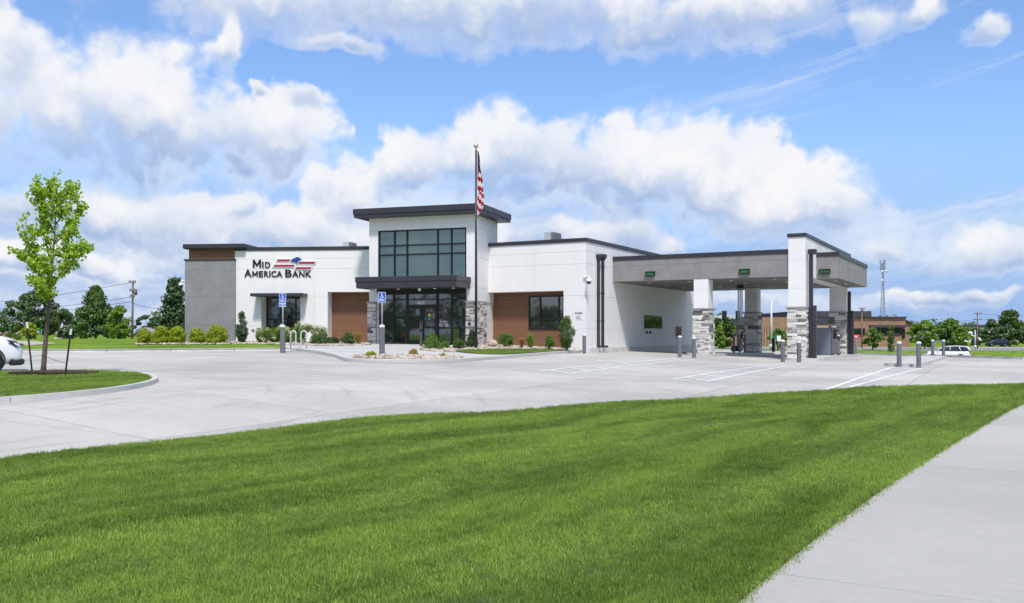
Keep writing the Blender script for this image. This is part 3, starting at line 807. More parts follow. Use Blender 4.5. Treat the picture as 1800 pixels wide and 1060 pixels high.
def window(parent, name, fr, s, t, zs, vs, hs, m='glass', fw=.07, fd=.10, skip=(), pane_name='pane'):
    """s=(s0,s1) outer; vs inner mullion positions; hs inner transoms; each bar and pane on its own"""
    s0, s1 = s; z0, z1 = zs
    mb = MB(); mb.box(s0, s1, t + .03, t + .06, z0, z1, fr); w = mb.build(name, 'plain_black', parent)
    xs = [s0] + list(vs) + [s1]; zz = [z0] + list(hs) + [z1]
    for i, x in enumerate(xs):
        a = x - (0 if i == 0 else fw / 2); b = x + (0 if i == len(xs) - 1 else fw / 2)
        if i == 0: b = x + fw
        if i == len(xs) - 1: a = x - fw
        mb = MB(); mb.box(a, b, t - fd + .05, t + .03, z0, z1, fr); mb.build('mullion', 'black_frame', w)
    for j, z in enumerate(zz):
        a = z - (0 if j == 0 else fw / 2); b = z + (0 if j == len(zz) - 1 else fw / 2)
        if j == 0: b = z + fw
        if j == len(zz) - 1: a = z - fw
        mb = MB(); mb.box(s0 + fw, s1 - fw, t - fd + .056, t + .03, a, b, fr); mb.build('transom', 'black_frame', w)
    for i in range(len(xs) - 1):
        for j in range(len(zz) - 1):
            if (i, j) in skip: continue
            e = rnd.uniform(-.0025, .0025); f_ = rnd.uniform(-.0025, .0025)
            c = [(xs[i] + .02, zz[j] + .02), (xs[i + 1] - .02, zz[j] + .02), (xs[i + 1] - .02, zz[j + 1] - .02), (xs[i] + .02, zz[j + 1] - .02)]
            mb = MB(); q = [fr.w(a, t + .005 + (e if k in (0, 3) else -e) + (f_ if k < 2 else -f_), b) for k, (a, b) in enumerate(c)]
            qb = [fr.w(a, t + .025, b) for a, b in c]
            mb.hexa(qb + q); mb.build(pane_name, m, w)
    return w

# ---- left wing (white) --------------------------------------------------
LT = FL.z_at(530, 433.8); LF = LT - .22
sL0, sL1 = FL.s_at(413), FL.s_at(656)
o1a, o1b = FL.s_at(459), FL.s_at(528); o1z = FL.z_at(500, 521)
o2a = FL.s_at(576); o2z = FL.z_at(610, 513)
mb = MB(); mb.box(sL0 - 2.6, sL1 + 1.5, 1.0, 16, ZB, LT - .25, FL); mb.box(sL0, sL1, .05, 1.0, o1z + .5, LT - .25, FL)
mb.box(sL0, o1a, .05, 1.0, ZB, o1z + .5, FL); mb.box(o1b, o2a, .05, 1.0, ZB, o1z + .5, FL)
mb.box(o1a, o1b, .06, 1.0, o1z, o1z + .5, FL); mb.box(o2a, sL1, .06, 1.0, o2z, o1z + .5, FL)
lw_ = mb.build('left_wing_wall', 'white_stucco', bank)
zj = [FL.z_at(530, y) for y in (454.5, 472.5, 521.5, 572)]
panels(lw_, PANEL_W, 'white_stucco', FL, [(sL0, sL1, o1z, LF), (sL0, o1a, ZB, o1z), (o1b, o2a, ZB, o1z), (o2a, sL1, o2z, o1z)] if o2z < o1z else
       [(sL0, o1b, o1z, LF), (o1b, o2a, ZB, LF), (sL0, o1a, ZB, o1z), (o2a, sL1, o2z, LF)], .05, zj, [FL.s_at(552)])
mb = MB(); mb.box(sL0 - .05, sL1 + .6, -.06, 16, LF - .0, LT, FL); mb.build('roof_edge', 'dark_metal', bank, .01)
# window under its flat hood
wz0, wz1 = FL.z_at(497, 575, .9), FL.z_at(497, 522, .9)
wa, wb = FL.s_at(469, .9), FL.s_at(527.5, .9)
window(bank, 'window', FL, (wa, o1b), .9, (wz0, o1z + .02), [wa + (o1b - wa) * f for f in (.36, .76)], [wz0 + (o1z - wz0) * .26])
bp = MB(); bp.box(o1a, o1b, .93, 1.0, ZB, wz0, FL); bp = bp.build('brown_panel', 'brown_board', bank); boards(bp, FL, o1a, o1b, .93, ZB, wz0)
ha, hb = FL.s_at(439.5, -1.0), FL.s_at(531.5, -1.0); hz0, hz1 = FL.z_at(485, 520.8, -1.0), FL.z_at(485, 515.2, -1.0)
mb = MB(); mb.box(ha, hb, -1.0, .0, hz0, hz1, FL); mb.build('window_hood', 'dark_metal', bank, .01)
bp = MB(); bp.box(o2a, sL1 + .5, .93, 1.0, ZB, o2z + .1, FL); bp = bp.build('brown_panel', 'brown_board', bank); boards(bp, FL, o2a, sL1 + .5, .93, ZB, o2z)

# ---- grey block at the far left -----------------------------------------
gA, gB = FL.s_at(325, -.15), FL.s_at(413, -.15)
gz = FL.z_at(370, 456, -.15); cz1 = FL.z_at(375, 428.6, -.4); cz0 = FL.z_at(375, 435.6, -.4)
mb = MB(); mb.box(gA, gB, -.10, 9, ZB, gz - .05, FL); gw = mb.build('grey_block_wall', 'grey_stucco', bank)
panels(gw, PANEL_G, 'grey_stucco', FL, [(gA, gB, ZB, gz - .06)], -.10, [FL.z_at(370, y) for y in (475.5, 521, 572)])
mb = MB(); mb.box(gA - .05, gB + .03, -.20, 9, gz - .06, gz + .03, FL); mb.build('ledge_flashing', 'dark_metal', bank)
bA = FL.s_at(332, .02)
mb = MB(); mb.box(bA, gB - .02, .05, 8.8, gz + .03, cz0, FL); bw = mb.build('brown_clerestory', 'brown_board', bank); boards(bw, FL, bA, gB - .02, .05, gz + .03, cz0)
mb = MB(); mb.box(FL.s_at(321, -.4), FL.s_at(429, -.4), -.4, 9.2, cz0, cz1, FL); mb.box(FL.s_at(321, -.4) + .03, FL.s_at(429, -.4) - .03, -.37, 9.1, cz0 - .05, cz0, FL); mb.build('flat_roof', 'dark_metal', bank, .012)

# ---- entrance tower ------------------------------------------------------
TW = FT.s_at(649)                       # left corner (negative), right corner s=0
OV = .72; TD = 3.95
rz1 = EYE + (HY - 356.5) / F * FT.depth(OV, -OV); rz0 = rz1 - .52
gl0, gl1 = FT.s_at(664.5), FT.s_at(819.8)
ug1 = FT.z_at(742, 402.6); lz = FT.z_at(742, 486)      # top of high glass
base = FT.z_at(740, 605.5)
stz = FT.z_at(800, 530)
mb = MB()
mb.box(TW, gl0, .05, TD, ZB, rz0, FT); mb.box(gl1, -.0, .05, TD, ZB, rz0, FT); mb.box(gl0, gl1, .05, TD, ug1, rz0, FT); mb.box(gl0, gl1, .35, TD, ZB, ug1, FT)
tw = mb.build('tower_wall', 'white_stucco', bank)
tj = [FT.z_at(830, y) for y in (398, 452, 505)]
panels(tw, PANEL_W, 'white_stucco', FT, [(TW, gl0, stz, rz0), (gl1, .05, stz, rz0), (gl0, gl1, ug1, rz0)], .05, tj)
# right flank of the tower, clad in the same panels (runs back along t)
zs = [stz] + sorted(tj) + [rz0]
for a, b in ((.05, 1.9), (1.9, TD)):
    for c, d in zip(zs, zs[1:]): block('panel', PANEL_W, 'white_stucco', tw, FT, 0, .05, a + .007, b, c + .007, d - .007)
mb = MB(); mb.box(TW - OV, OV, -OV, TD + OV, rz0 + .17, rz1, FT); mb.box(TW - OV + .04, OV - .04, -OV + .04, TD + OV - .04, rz0, rz0 + .17, FT); mb.build('tower_roof', 'dark_metal', bank, .012)
window(bank, 'high_window', FT, (gl0, gl1), .10, (lz - .6, ug1), [FT.s_at(x) for x in (692.8, 714.9, 768.9, 793.0)], [FT.z_at(742, 430), FT.z_at(742, 446.5)], 'glass_high', .085, .12)
# entrance hood
hd = 2.2; hA, hB = FT.s_at(624, -hd), FT.s_at(803, -hd)
hz1 = FT.z_at(720, 485, -hd); hz0 = FT.z_at(720, 505.3, -hd)
mb = MB(); mb.box(hA, hB, -hd, .0, hz0 + .36, hz1, FT); mb.box(hA + .04, hB - .04, -hd + .04, .0, hz0, hz0 + .36, FT); hood = mb.build('entrance_hood', 'dark_metal', bank, .012)
for px in (618, 700, 764, 797): 
    q = FT.s_at(px if px > 640 else 660, -.9); mb = MB(); mb.lathe(FT.w(q, -.9, hz0 - .03), [(.0, 0), (.07, 0), (.09, .03)], 12); mb.build('downlight', 'lamp_lens', hood)
mb = MB(); mb.lathe(FT.w(FT.s_at(737.5, -1.2), -1.2, hz0 - .17), [(.01, 0), (.07, .03), (.1, .1), (.1, .17)], 12); mb.build('dome_camera', 'plain_white', hood)
# entrance glazing
e0, e1 = FT.s_at(662), gl1
vt = [FT.s_at(x) for x in (690.8, 713.9, 768.5, 792.8)]
ez1 = hz0 + .02; tr1 = FT.z_at(742, 526.5); tr2 = FT.z_at(742, 537.2); lowt = FT.z_at(742, 559.5)
mb = MB(); mb.box(e0, e1, .0, .12, ez1 - .24, ez1 + .5, FT); mb.build('glazing_header', 'black_frame', bank)
window(bank, 'side_window', FT, (e0, vt[1] + .03), .12, (base, ez1 - .24), [vt[0]], [FT.z_at(690, 575), lowt, tr1], 'glass', .07, .12)
window(bank, 'side_window', FT, (vt[2] - .03, e1), .12, (base, ez1 - .24), [vt[3]], [FT.z_at(690, 577), lowt, tr1], 'glass', .07, .12)
window(bank, 'door_transom', FT, (vt[1] + .03, vt[2] - .03), .12, (tr2, ez1 - .24), [], [tr1], 'glass', .06, .12)
dm = (vt[1] + vt[2]) / 2
for a, b, hs in ((vt[1] + .03, dm, 1), (dm, vt[2] - .03, -1)):
    mb = MB(); fw = .12
    for q in ((a + .005, a + fw, base + .02, tr2 - .01), (b - fw, b - .005, base + .02, tr2 - .01), (a + fw, b - fw, tr2 - .17, tr2 - .01), (a + fw, b - fw, base + .02, base + .28), (a + fw, b - fw, base + .95, base + 1.05)):
        mb.box(q[0], q[1], .04, .13, q[2], q[3], FT)
    dr = mb.build('door', 'black_frame', bank)
    mb = MB(); mb.box(a + fw - .01, b - fw + .01, .09, .12, base + .28, tr2 - .17, FT); mb.build('pane', 'glass', dr)
    hx = b - .06 if hs > 0 else a + .06
    mb = MB(); mb.tube([FT.w(hx, -.02, base + .9), FT.w(hx, -.05, base + .95), FT.w(hx, -.05, base + 1.35), FT.w(hx, -.02, base + 1.4)], .016, 8); mb.build('handle', 'galvanised', dr)
    if hs < 0:
        mb = MB(); mb.lathe(FT.w((a + b) / 2 - .02, .088, FT.z_at(750, 553.5)), [(0, 0), (.10, 0), (.10, .004), (0, .004)], 20, axis=tuple(-FT.vv) + (0,)); mb.build('round_sticker', 'yellow_sticker', dr)
        mb = MB(); mb.lathe(FT.w((a + b) / 2 - .02, .087, FT.z_at(750, 560)), [(0, 0), (.085, 0), (.085, .004), (0, .004)], 20, axis=tuple(-FT.vv) + (0,)); mb.build('round_sticker', 'blue_sticker', dr)
mb = MB(); mb.box(vt[1], vt[2], .0, .2, base - .12, base + .02, FT); mb.build('threshold', 'dark_metal', bank)

def text_obj(name, txt, fr, s, z, t, size, m, parent, ext=.01, off=0.0, fit=None, align='LEFT', shear=0.0):
    """flat lettering standing on a wall; s,z = lower left; fit = width in metres"""
    cu = bpy.data.curves.new(name, 'FONT'); cu.body = txt; cu.size = size; cu.extrude = ext; cu.offset = off; cu.shear = shear; cu.resolution_u = 3
    tmp = bpy.data.objects.new('tmp', cu); COL.objects.link(tmp); dg = bpy.context.evaluated_depsgraph_get()
    me = bpy.data.meshes.new_from_object(tmp.evaluated_get(dg)); bpy.data.objects.remove(tmp)
    V = np.array([v.co[:] for v in me.vertices]); 
    x0, x1 = V[:, 0].min(), V[:, 0].max(); y0 = V[:, 1].min(); k = 1.0 if fit is None else fit / (x1 - x0)
    o = org(parent)
    for v in me.vertices:
        x, y, zz = v.co; p = fr.w(s + (x - x0) * k, t - ext - zz, z + (y - y0)); v.co = p - o
    me.materials.clear()
    return link(name, me, m, parent)
text_obj('house_number', '4601', FT, FT.s_at(732.3), FT.z_at(740, 535.3), .10, .30, 'plain_white', bank, .008, .007, FT.s_at(747.5) - FT.s_at(732.3))
# printed hours on the right side window
hs0 = FT.s_at(774)
text_obj('window_lettering', 'MID AMERICA', FT, FT.s_at(773), FT.z_at(775, 566.6), .10, .11, 'plain_white', bank, .003, .004, FT.s_at(785) - FT.s_at(773))
for i in range(6):
    for a, b in ((770.5, 778), (780, 787.5)):
        mb = MB(); z = FT.z_at(775, 569 + i * .95); mb.box(FT.s_at(a), FT.s_at(b) - rnd.uniform(0, .06), .095, .102, z, z + .014, FT); mb.build('printed_line', 'plain_white', bank)

# stone piers of the entrance
for nm, a, b in (('l', FT.s_at(647), FT.s_at(661.5)), ('r', FT.s_at(819.6), 0.02)):
    mb = MB(); mb.box(a, b, -.02, .30, ZB, stz - .04, FT)
    if nm == 'r': mb.box(b - .3, b, .3, 1.95, ZB, stz - .04, FT)
    p_ = mb.build('stone_pier', 'mortar', bank)
    stones(p_, FT, a, b, -.02, base - .35, stz - .04, seed=5 + len(nm) + ord(nm))
    if nm == 'r': stones(p_, FT, .0, 1.95, b, base - .35, stz - .04, side=True, k=1.05, seed=12)
    mb = MB(); mb.box(a - .06, b + (.1 if nm == 'r' else .03), -.14, .0, stz - .05, stz + .04, FT)
    if nm == 'r': mb.box(b - .02, b + .1, .0, 1.95, stz - .05, stz + .04, FT)
    mb.build('stone_cap', 'stone_cap', p_)
mb = MB(); zz = FT.z_at(826, 569); q = FT.s_at(826.5); mb.box(q - .07, q + .07, -.14, -.1, zz - .09, zz + .09, FT); mb.build('door_button', 'plain_black', bank)

# ---- right wing ----------------------------------------------------------
RT = EYE + (HY - 417.8) / F * 51.9; RF = RT - .22; RD = 24.0
rL = FR.s_at(852)
ra, rb = FR.s_at(858), FR.s_at(990.7); rz = FR.z_at(930, 512.4)
mb = MB(); mb.box(rL - 3, -.05, 1.0, RD, ZB, RT - .25, FR); mb.box(rL, -.05, .05, 1.0, rz, RT - .25, FR); mb.box(rb, -.05, .05, 1.0, ZB, rz, FR)
rw = mb.build('right_wing_wall', 'white_stucco', bank)
rj = [FR.z_at(1030, y) for y in (441, 463, 519, 578)]
panels(rw, PANEL_W, 'white_stucco', FR, [(rL, .0, rz, RF), (rb, .0, ZB, rz)], .05, rj, [FR.s_at(940)])
zs = [ZB] + sorted(rj) + [RF]
for a, b in zip((.05, 6.0, 12.0, 18.0), (6.0, 12.0, 18.0, RD)):
    for c, d in zip(zs, zs[1:]): block('panel', PANEL_W, 'white_stucco', rw, FR, -.05, .0, a + (.007 if a > 1 else 0), b - .007, c + .007, d - .007)
mb = MB(); mb.box(rL - .3, .06, -.06, RD, RF, RT, FR); mb.build('roof_edge', 'dark_metal', bank, .01)
bp = MB(); bp.box(rL - 1, rb, .93, 1.0, ZB, rz + .1, FR); bp = bp.build('brown_panel', 'brown_board', bank)
wa, wb = FR.s_at(930, .9), rb; wz0, wz1 = FR.z_at(960, 579, .9), FR.z_at(960, 519.8, .9)
boards(bp, FR, rL - .2, rb, .93, ZB, wz0); boards(bp, FR, rL - .2, wa, .93, wz0, wz1); boards(bp, FR, rL - .2, rb, .93, wz1, rz)
window(bank, 'window', FR, (wa, rb), .88, (wz0, wz1), [FR.s_at(950.5, .9), FR.s_at(983, .9)], [FR.z_at(960, 561, .9)], 'glass', .08, .1)
mb = MB(); mb.box(.0, .10, .3, RD, ZB, EYE + (HY - 610.5) / F * 55, FR); mb.build('foundation', 'kerb', bank)
# notice on the corner
na, nb = FR.s_at(1010), FR.s_at(1025)
text_obj('notice_lettering', 'MID AMERICA', FR, na + .03, FR.z_at(1017, 552.3), .0, .15, 'letter_navy', bank, .003, .003, nb - na - .06)
mb = MB(); mb.box(na, nb, -.012, .0, FR.z_at(1017, 562.5), FR.z_at(1017, 553.5), FR); nt = mb.build('notice_plate', 'plain_white', bank)
for i in range(5):
    z = FR.z_at(1017, 555.3 + i * 1.4); mb = MB(); mb.box(na + .08, nb - .08 - rnd.uniform(0, .2), -.017, -.012, z - .008, z + .008, FR); mb.build('printed_line', 'bollard_grey', nt)
# teller window on the drive-through side: s is fixed, t runs back
FS = Frame(0, 1, 0); FS.o = FR.o.copy(); FS.u = FR.vv.copy(); FS.vv = -FR.u.copy(); FS.yaw = -math.atan2(FR.vv.y, FR.vv.x)
ta, tb = FR.t_at(1130, 0), FR.t_at(1164, 0); tz0 = EYE + (HY - 579.5) / F * FR.depth(0, (ta + tb) / 2); tz1 = EYE + (HY - 552.6) / F * FR.depth(0, (ta + tb) / 2)
mb = MB()
for a, b, c, d in ((ta, tb, tz1 - .07, tz1), (ta, tb, tz0, tz0 + .07), (ta, ta + .09, tz0 + .07, tz1 - .07), (tb - .09, tb, tz0 + .07, tz1 - .07)): mb.box(a, b, -.05, .0, c, d, FS)
twn = mb.build('teller_window', 'light_metal', bank)
tm = (ta + tb) / 2
for a, b in ((ta + .09, tm), (tm, tb - .09)):
    mb = MB(); mb.box(a, b - .01, -.03, -.015, tz0 + .07, tz1 - .07, FS); mb.build('pane', 'glass', twn)
for px in (1136.5, 1142.5):
    a = FR.t_at(px, 0); mb = MB(); z = EYE + (HY - 584.3) / F * FR.depth(0, a); mb.box(a - .12, a + .12, -.06, 0, z - .09, z + .09, FS); mb.build('speaker_box', 'plain_black', bank)
a = FR.t_at(1190.5, 0); z0 = EYE + (HY - 593) / F * FR.depth(0, a); z1 = EYE + (HY - 574) / F * FR.depth(0, a)
mb = MB(); mb.box(a - .28, a + .28, -.22, 0, z0, z1, FS); nb_ = mb.build('deposit_box', 'tan_far', bank); mb = MB(); mb.box(a - .15, a + .15, -.24, -.22, z0 + .2, z1 - .12, FS); mb.build('deposit_slot', 'plain_black', nb_)
# twin downpipes with leader heads
for p0, p1, h0, h1 in ((1049.2, 1054.8, 1048, 1060.5), (1057.0, 1062.0, 1060.0, 1067.5)):
    a = FR.t_at(p0, .12); b = FR.t_at(p1, .12); dd = FR.depth(.1, a); zt = EYE + (HY - 446.5) / F * dd; zh = EYE + (HY - 458) / F * dd; zb = EYE + (HY - 611) / F * dd
    c_ = FR.t_at((p0 + p1) / 2, .08); w_ = .075; a2 = c_ - .19; b2 = c_ + .19
    mb = MB(); mb.box(a2, b2, -.27, .0, zt - .16, zt, FS)
    q = [FS.w(a2, -.27, zt - .16), FS.w(b2, -.27, zt - .16), FS.w(b2, 0, zt - .16), FS.w(a2, 0, zt - .16)]; r_ = [FS.w(c_ - w_, -.15, zh - .02), FS.w(c_ + w_, -.15, zh - .02), FS.w(c_ + w_, -.02, zh - .02), FS.w(c_ - w_, -.02, zh - .02)]
    mb.hexa(r_ + q); mb.box(c_ - w_, c_ + w_, -.15, -.02, zb, zh, FS); dp = mb.build('downpipe', 'dark_metal', bank)
    mb = MB(); mb.box(c_ - w_, c_ + w_, -.4, -.15, zb, zb + .12, FS); mb.build('outlet', 'dark_metal', dp)
    for k in (.3, .62): mb = MB(); z = zb + (zh - zb) * k; mb.box(c_ - w_ - .02, c_ + w_ + .02, -.17, 0, z, z + .06, FS); mb.build('pipe_strap', 'dark_metal', dp)

# ---- mounted things ------------------------------------------------------
def dome_camera(label, base, out, side):
    """white dome camera on a wall arm; out = direction away from the wall"""
    r = thing('security_camera', base, label, 'camera', 'dome cameras on the walls'); b = Vector(base); out = Vector(out)
    mb = MB(); mb.lathe(b, [(.0, 0), (.14, 0), (.14, .04), (.0, .05)], 16, axis=out); mb.build('wall_plate', 'plain_white', r)
    mb = MB(); mb.tube([b + out * .03, b + out * .34 + Vector((0, 0, .05)), b + out * .48 + Vector((0, 0, .02)), b + out * .5 + Vector((0, 0, -.1))], .05, 10); mb.build('arm', 'plain_white', r)
    mb = MB(); mb.lathe(b + out * .5 + Vector((0, 0, -.1)), [(0, .02), (.12, 0), (.15, -.06), (.16, -.16), (.15, -.17)], 18); mb.build('housing', 'plain_white', r)
    mb = MB(); mb.lathe(b + out * .5 + Vector((0, 0, -.27)), [(.145, 0), (.13, -.07), (.08, -.13), (.0, -.16)], 18); mb.build('dome', 'car_glass', r)
dome_camera('white dome camera on the left edge of the grey block', FL.w(gA, .35, FL.z_at(322, 494)), tuple(-FL.u) + (0,), 0)
dome_camera('white dome camera on the white wall left of the twin downpipes', FR.w(-.02, 0, FR.z_at(1029, 487.5)), tuple((-FR.vv + FR.u).normalized()) + (0,), 0)
def roof_unit(label, px, py0, py1, w, fr, t):
    s = fr.s_at(px, t); z1 = fr.z_at(px, py0, t); z0 = fr.z_at(px, py1, t) - .6
    r = thing('rooftop_unit', fr.w(s, t, z0), label, 'rooftop unit')
    mb = MB(); mb.box(s - w / 2, s + w * .15, t - .5, t + .7, z0, z1, fr); mb.build('cabinet', 'light_metal', r, .02)
    mb = MB(); mb.box(s + w * .15, s + w / 2, t - .3, t + .7, z0, z1 - .02, fr); mb.build('intake_hood', 'bollard_grey', r, .02)
    return r
roof_unit('pale rooftop vent box on the right wing roof', 970.5, 408.5, 420, .58, FR, 2.5)
roof_unit('small rooftop vent on the left wing beside the tower', 614.5, 426, 434, .6, FL, 4.0)

# ---- wall sign -------------------------------------------------------------
def zp(px, py): return FL.s_at(px), FL.z_at(px, py)
def z7(x, y): return 420 + x / 12.857, 440 + y / 12.857
sg = thing('wall_sign', FL.w(*(FL.s_at(492), 0), FL.z_at(492, 488)), 'dark bank name lettering with red stripes and blue eagle on the white wall', 'sign')
def letter(ch, x0, x1, y0, y1):
    a = zp(*z7(x0, y1)); b = zp(*z7(x1, y0)); h = b[1] - a[1]
    if ch == 'M':      # drawn: two legs and a deep V
        w = b[0] - a[0]; t = .21
        pts = [(0, 0), (t, 0), (t, .60), (.5, .10), (1 - t, .60), (1 - t, 0), (1, 0), (1, 1), (1 - t * .9, 1), (.5, .46), (t * .9, 1), (0, 1)]
        n = len(pts); f = [(0, 1, 2, 11), (11, 2, 10), (2, 3, 9, 10), (3, 4, 8, 9), (4, 7, 8), (4, 5, 6, 7)]
        vs = [FL.w(a[0] + u * w, -.05, a[1] + v * h) for u, v in pts] + [FL.w(a[0] + u * w, .0, a[1] + v * h) for u, v in pts]
        mb = MB(); mb.add(vs, f + [(i, (i + 1) % n, n + (i + 1) % n, n + i) for i in range(n)]); return mb.build('letter', 'letter_navy', sg)
    return text_obj('letter', ch, FL, a[0], a[1], .0, h / .70, 'letter_navy', sg, .035, .016 * h, b[0] - a[0])
for a in (('M', 318, 505, 212, 395), ('I', 532, 562, 262, 395), ('D', 598, 712, 262, 395), ('A', 130, 285, 430, 602), ('M', 305, 430, 468, 602), ('E', 455, 550, 468, 602), ('R', 575, 672, 468, 602),
          ('I', 690, 718, 468, 602), ('C', 738, 850, 468, 602), ('A', 858, 982, 468, 602), ('B', 1052, 1198, 436, 602), ('A', 1212, 1345, 468, 602), ('N', 1365, 1488, 468, 602), ('K', 1512, 1635, 468, 602)): letter(*a)
def poly7(name, pts, m, t0, t1):
    mb = MB(); mb.prism([zp(*z7(x, y)) for x, y in pts], lambda a, b, t: FL.w(a, t, b), t1, t0); return mb.build(name, m, sg)
def grown(p, g): 
    cx = sum(a for a, b in p) / len(p); cy = sum(b for a, b in p) / len(p)
    return [(a + math.copysign(g * 1.4, a - cx), b + math.copysign(g, b - cy)) for a, b in p]
for p in ([(882, 207), (1182, 207), (1132, 250), (860, 250)], [(812, 328), (1268, 328), (1242, 370), (786, 370)], [(1372, 260), (1738, 260), (1706, 304), (1336, 304)], [(1308, 382), (1652, 382), (1612, 424), (1276, 424)]):
    poly7('stripe', p, 'logo_red', -.075, -.055); poly7('stripe_backing', grown(p, 20), 'plain_white', -.05, 0.0)
eg = [(1165, 264), (1222, 206), (1312, 155), (1366, 163), (1398, 185), (1434, 208), (1430, 218), (1404, 212), (1362, 236), (1328, 266), (1314, 312), (1300, 312), (1294, 272), (1240, 262)]
poly7('eagle', eg, 'logo_blue', -.09, -.06)

# ------------------------------------------------------------------ drive-through canopy
KT = FK.z_at(1077, 451.4); KB = FK.z_at(1077, 495.2); KC = KT - .24; KD = 14.3
canopy = thing('drive_through_canopy', FK.w(5, 0, tz(*FK.w(5, 0, 0)[:2])), 'grey drive-through canopy on four stone-based piers with a tall white pylon', 'canopy')
tA = 3.0; sA1 = FK.s_at(1474.4, tA)
mb = MB(); mb.box(.02, S2a + .05, .05, KD, KB + .02, KC, FK); mb.box(S2b - .05, sA1 - .05, tA + .05, KD, KB + .02, KC, FK); kf = mb.build('fascia', 'canopy_stucco', canopy)
kj = [FK.z_at(1077, 468.3)]
panels(kf, PANEL_C, 'canopy_stucco', FK, [(.02, S2a, KB, KC)], .05, kj, [])
panels(kf, PANEL_C, 'canopy_stucco', FK, [(S2b, sA1, KB, KC)], tA + .05, [], [])
block('panel', PANEL_C, 'canopy_stucco', kf, FK, sA1 - .05, sA1, tA, KD, KB, KC)
mb = MB(); mb.box(.02, S2a + .02, .10, KD - .05, KB - .012, KB + .02, FK); mb.box(S2b - .02, sA1 - .1, tA + .1, KD - .05, KB - .012, KB + .02, FK); sf = mb.build('soffit', 'soffit', canopy)
mb = MB(); mb.box(.02, S2a + .05, -.05, KD + .05, KC, KT, FK); mb.box(S2b - .05, sA1 + .05, tA - .05, KD + .05, KC, KT - .004, FK); mb.build('roof_edge', 'dark_metal', canopy, .01)
for i in range(4):
    for j in range(4):
        s_ = 1.6 + i * 2.55; t_ = 2.0 + j * 3.3; mb = MB(); mb.lathe(FK.w(s_, t_, KB - .03), [(0, 0), (.08, 0), (.10, .02)], 12); mb.build('downlight', 'lamp_lens', sf)
for t_ in (5.6, 9.5): mb = MB(); mb.lathe(FK.w((S2b + sA1) / 2, t_, KB - .03), [(0, 0), (.08, 0), (.10, .02)], 12); mb.build('downlight', 'lamp_lens', sf)
stk = EYE + 1.46     # top of stone
pzT = FK.z_at(1400, 410.5)
def pier(s0, s1, t0, t1, ztop, seed, front_k, side_k):
    zg = tz(*FK.w((s0 + s1) / 2, t0, 0)[:2]) + .10
    mb = MB(); mb.box(s0 + .02, s1 - .02, t0 + .02, t1 - .02, zg - .2, ztop, FK); p = mb.build('pier', 'white_stucco', canopy)
    zs = [stk + .04] + [z for z in (stk + 1.05, KB + .9) if z < ztop - .2] + [ztop]
    for c, d in zip(zs, zs[1:]):
        block('panel', PANEL_W, 'white_stucco', p, FK, s0, s1, t0, t0 + .02, c + .006, d - .006)
        block('panel', PANEL_W, 'white_stucco', p, FK, s1 - .02, s1, t0 + .02, t1, c + .006, d - .006)
    e = .02; mb = MB(); mb.box(s0 - e, s1 + e, t0 - e, t1 + e, zg - .2, stk - .05, FK); mb.build('mortar_core', 'mortar', p)
    stones(p, FK, s0 - .05, s1 + .05, t0 - e, zg, stk - .05, k=front_k, seed=seed); stones(p, FK, t0 - .04, t1 + .04, s1 + e, zg, stk - .05, side=True, k=side_k, seed=seed + 1)
    mb = MB(); mb.box(s0 - .13, s1 + .13, t0 - .13, t1 + .13, stk - .05, stk + .04, FK); mb.build('stone_cap', 'stone_cap', p, .012)
    return p
pier(S1a, S1b, .0, .9, KB - .014, 31, 1.05, 1.35)
pier(S2a, S2b, -.12, .95, pzT - .2, 41, 1.05, 1.35)
tb1 = FK.local(P(1327, 62.8))[1]
pier(S1a, S1b, tb1 - .2, tb1 + .7, KB - .014, 51, 1.5, 1.7)
pier(S2a - .1, S2b, 13.2, 14.2, KB - .014, 61, 1.5, 1.7)
mb = MB(); mb.box(S2a + .02, S2b - .02, .95, 15.2, KB, pzT - .2, FK); bl = mb.build('pylon_wall', 'white_stucco', canopy)
for a, b in ((.95, 5.0), (5.0, 10.0), (10.0, 15.2)): block('panel', PANEL_W, 'white_stucco', bl, FK, S2b - .02, S2b + .0, a + .006, b - .006, KB + .05, pzT - .21)
mb = MB(); mb.box(S2a - .06, S2b + .06, -.18, 15.3, pzT - .2, pzT, FK); mb.build('pylon_cap', 'dark_metal', canopy, .01)
# downpipes beside the pylon
def cpipe(s0, t0, zt, zb, head=True):
    mb = MB(); mb.box(s0, s0 + .2, t0, t0 + .2, zb, zt - .3, FK)
    if head: mb.box(s0 - .04, s0 + .38, t0 - .1, t0 + .32, zt - .28, zt, FK)
    p = mb.build('downpipe', 'dark_metal', canopy, .01)
    zg = stk + .1; mb = MB(); mb.box(s0 + .20, s0 + .40, t0 - .1, t0 + .12, zb, zg, FK); mb.build('pipe_guard', 'dark_metal', p, .01)
zb = tz(*FK.w(S2b, .5, 0)[:2]) + .12
cpipe(S2b + .13, .15, KT - .05, zb)
cpipe(S2b + .13, 13.35, KB, zb - .15, False)

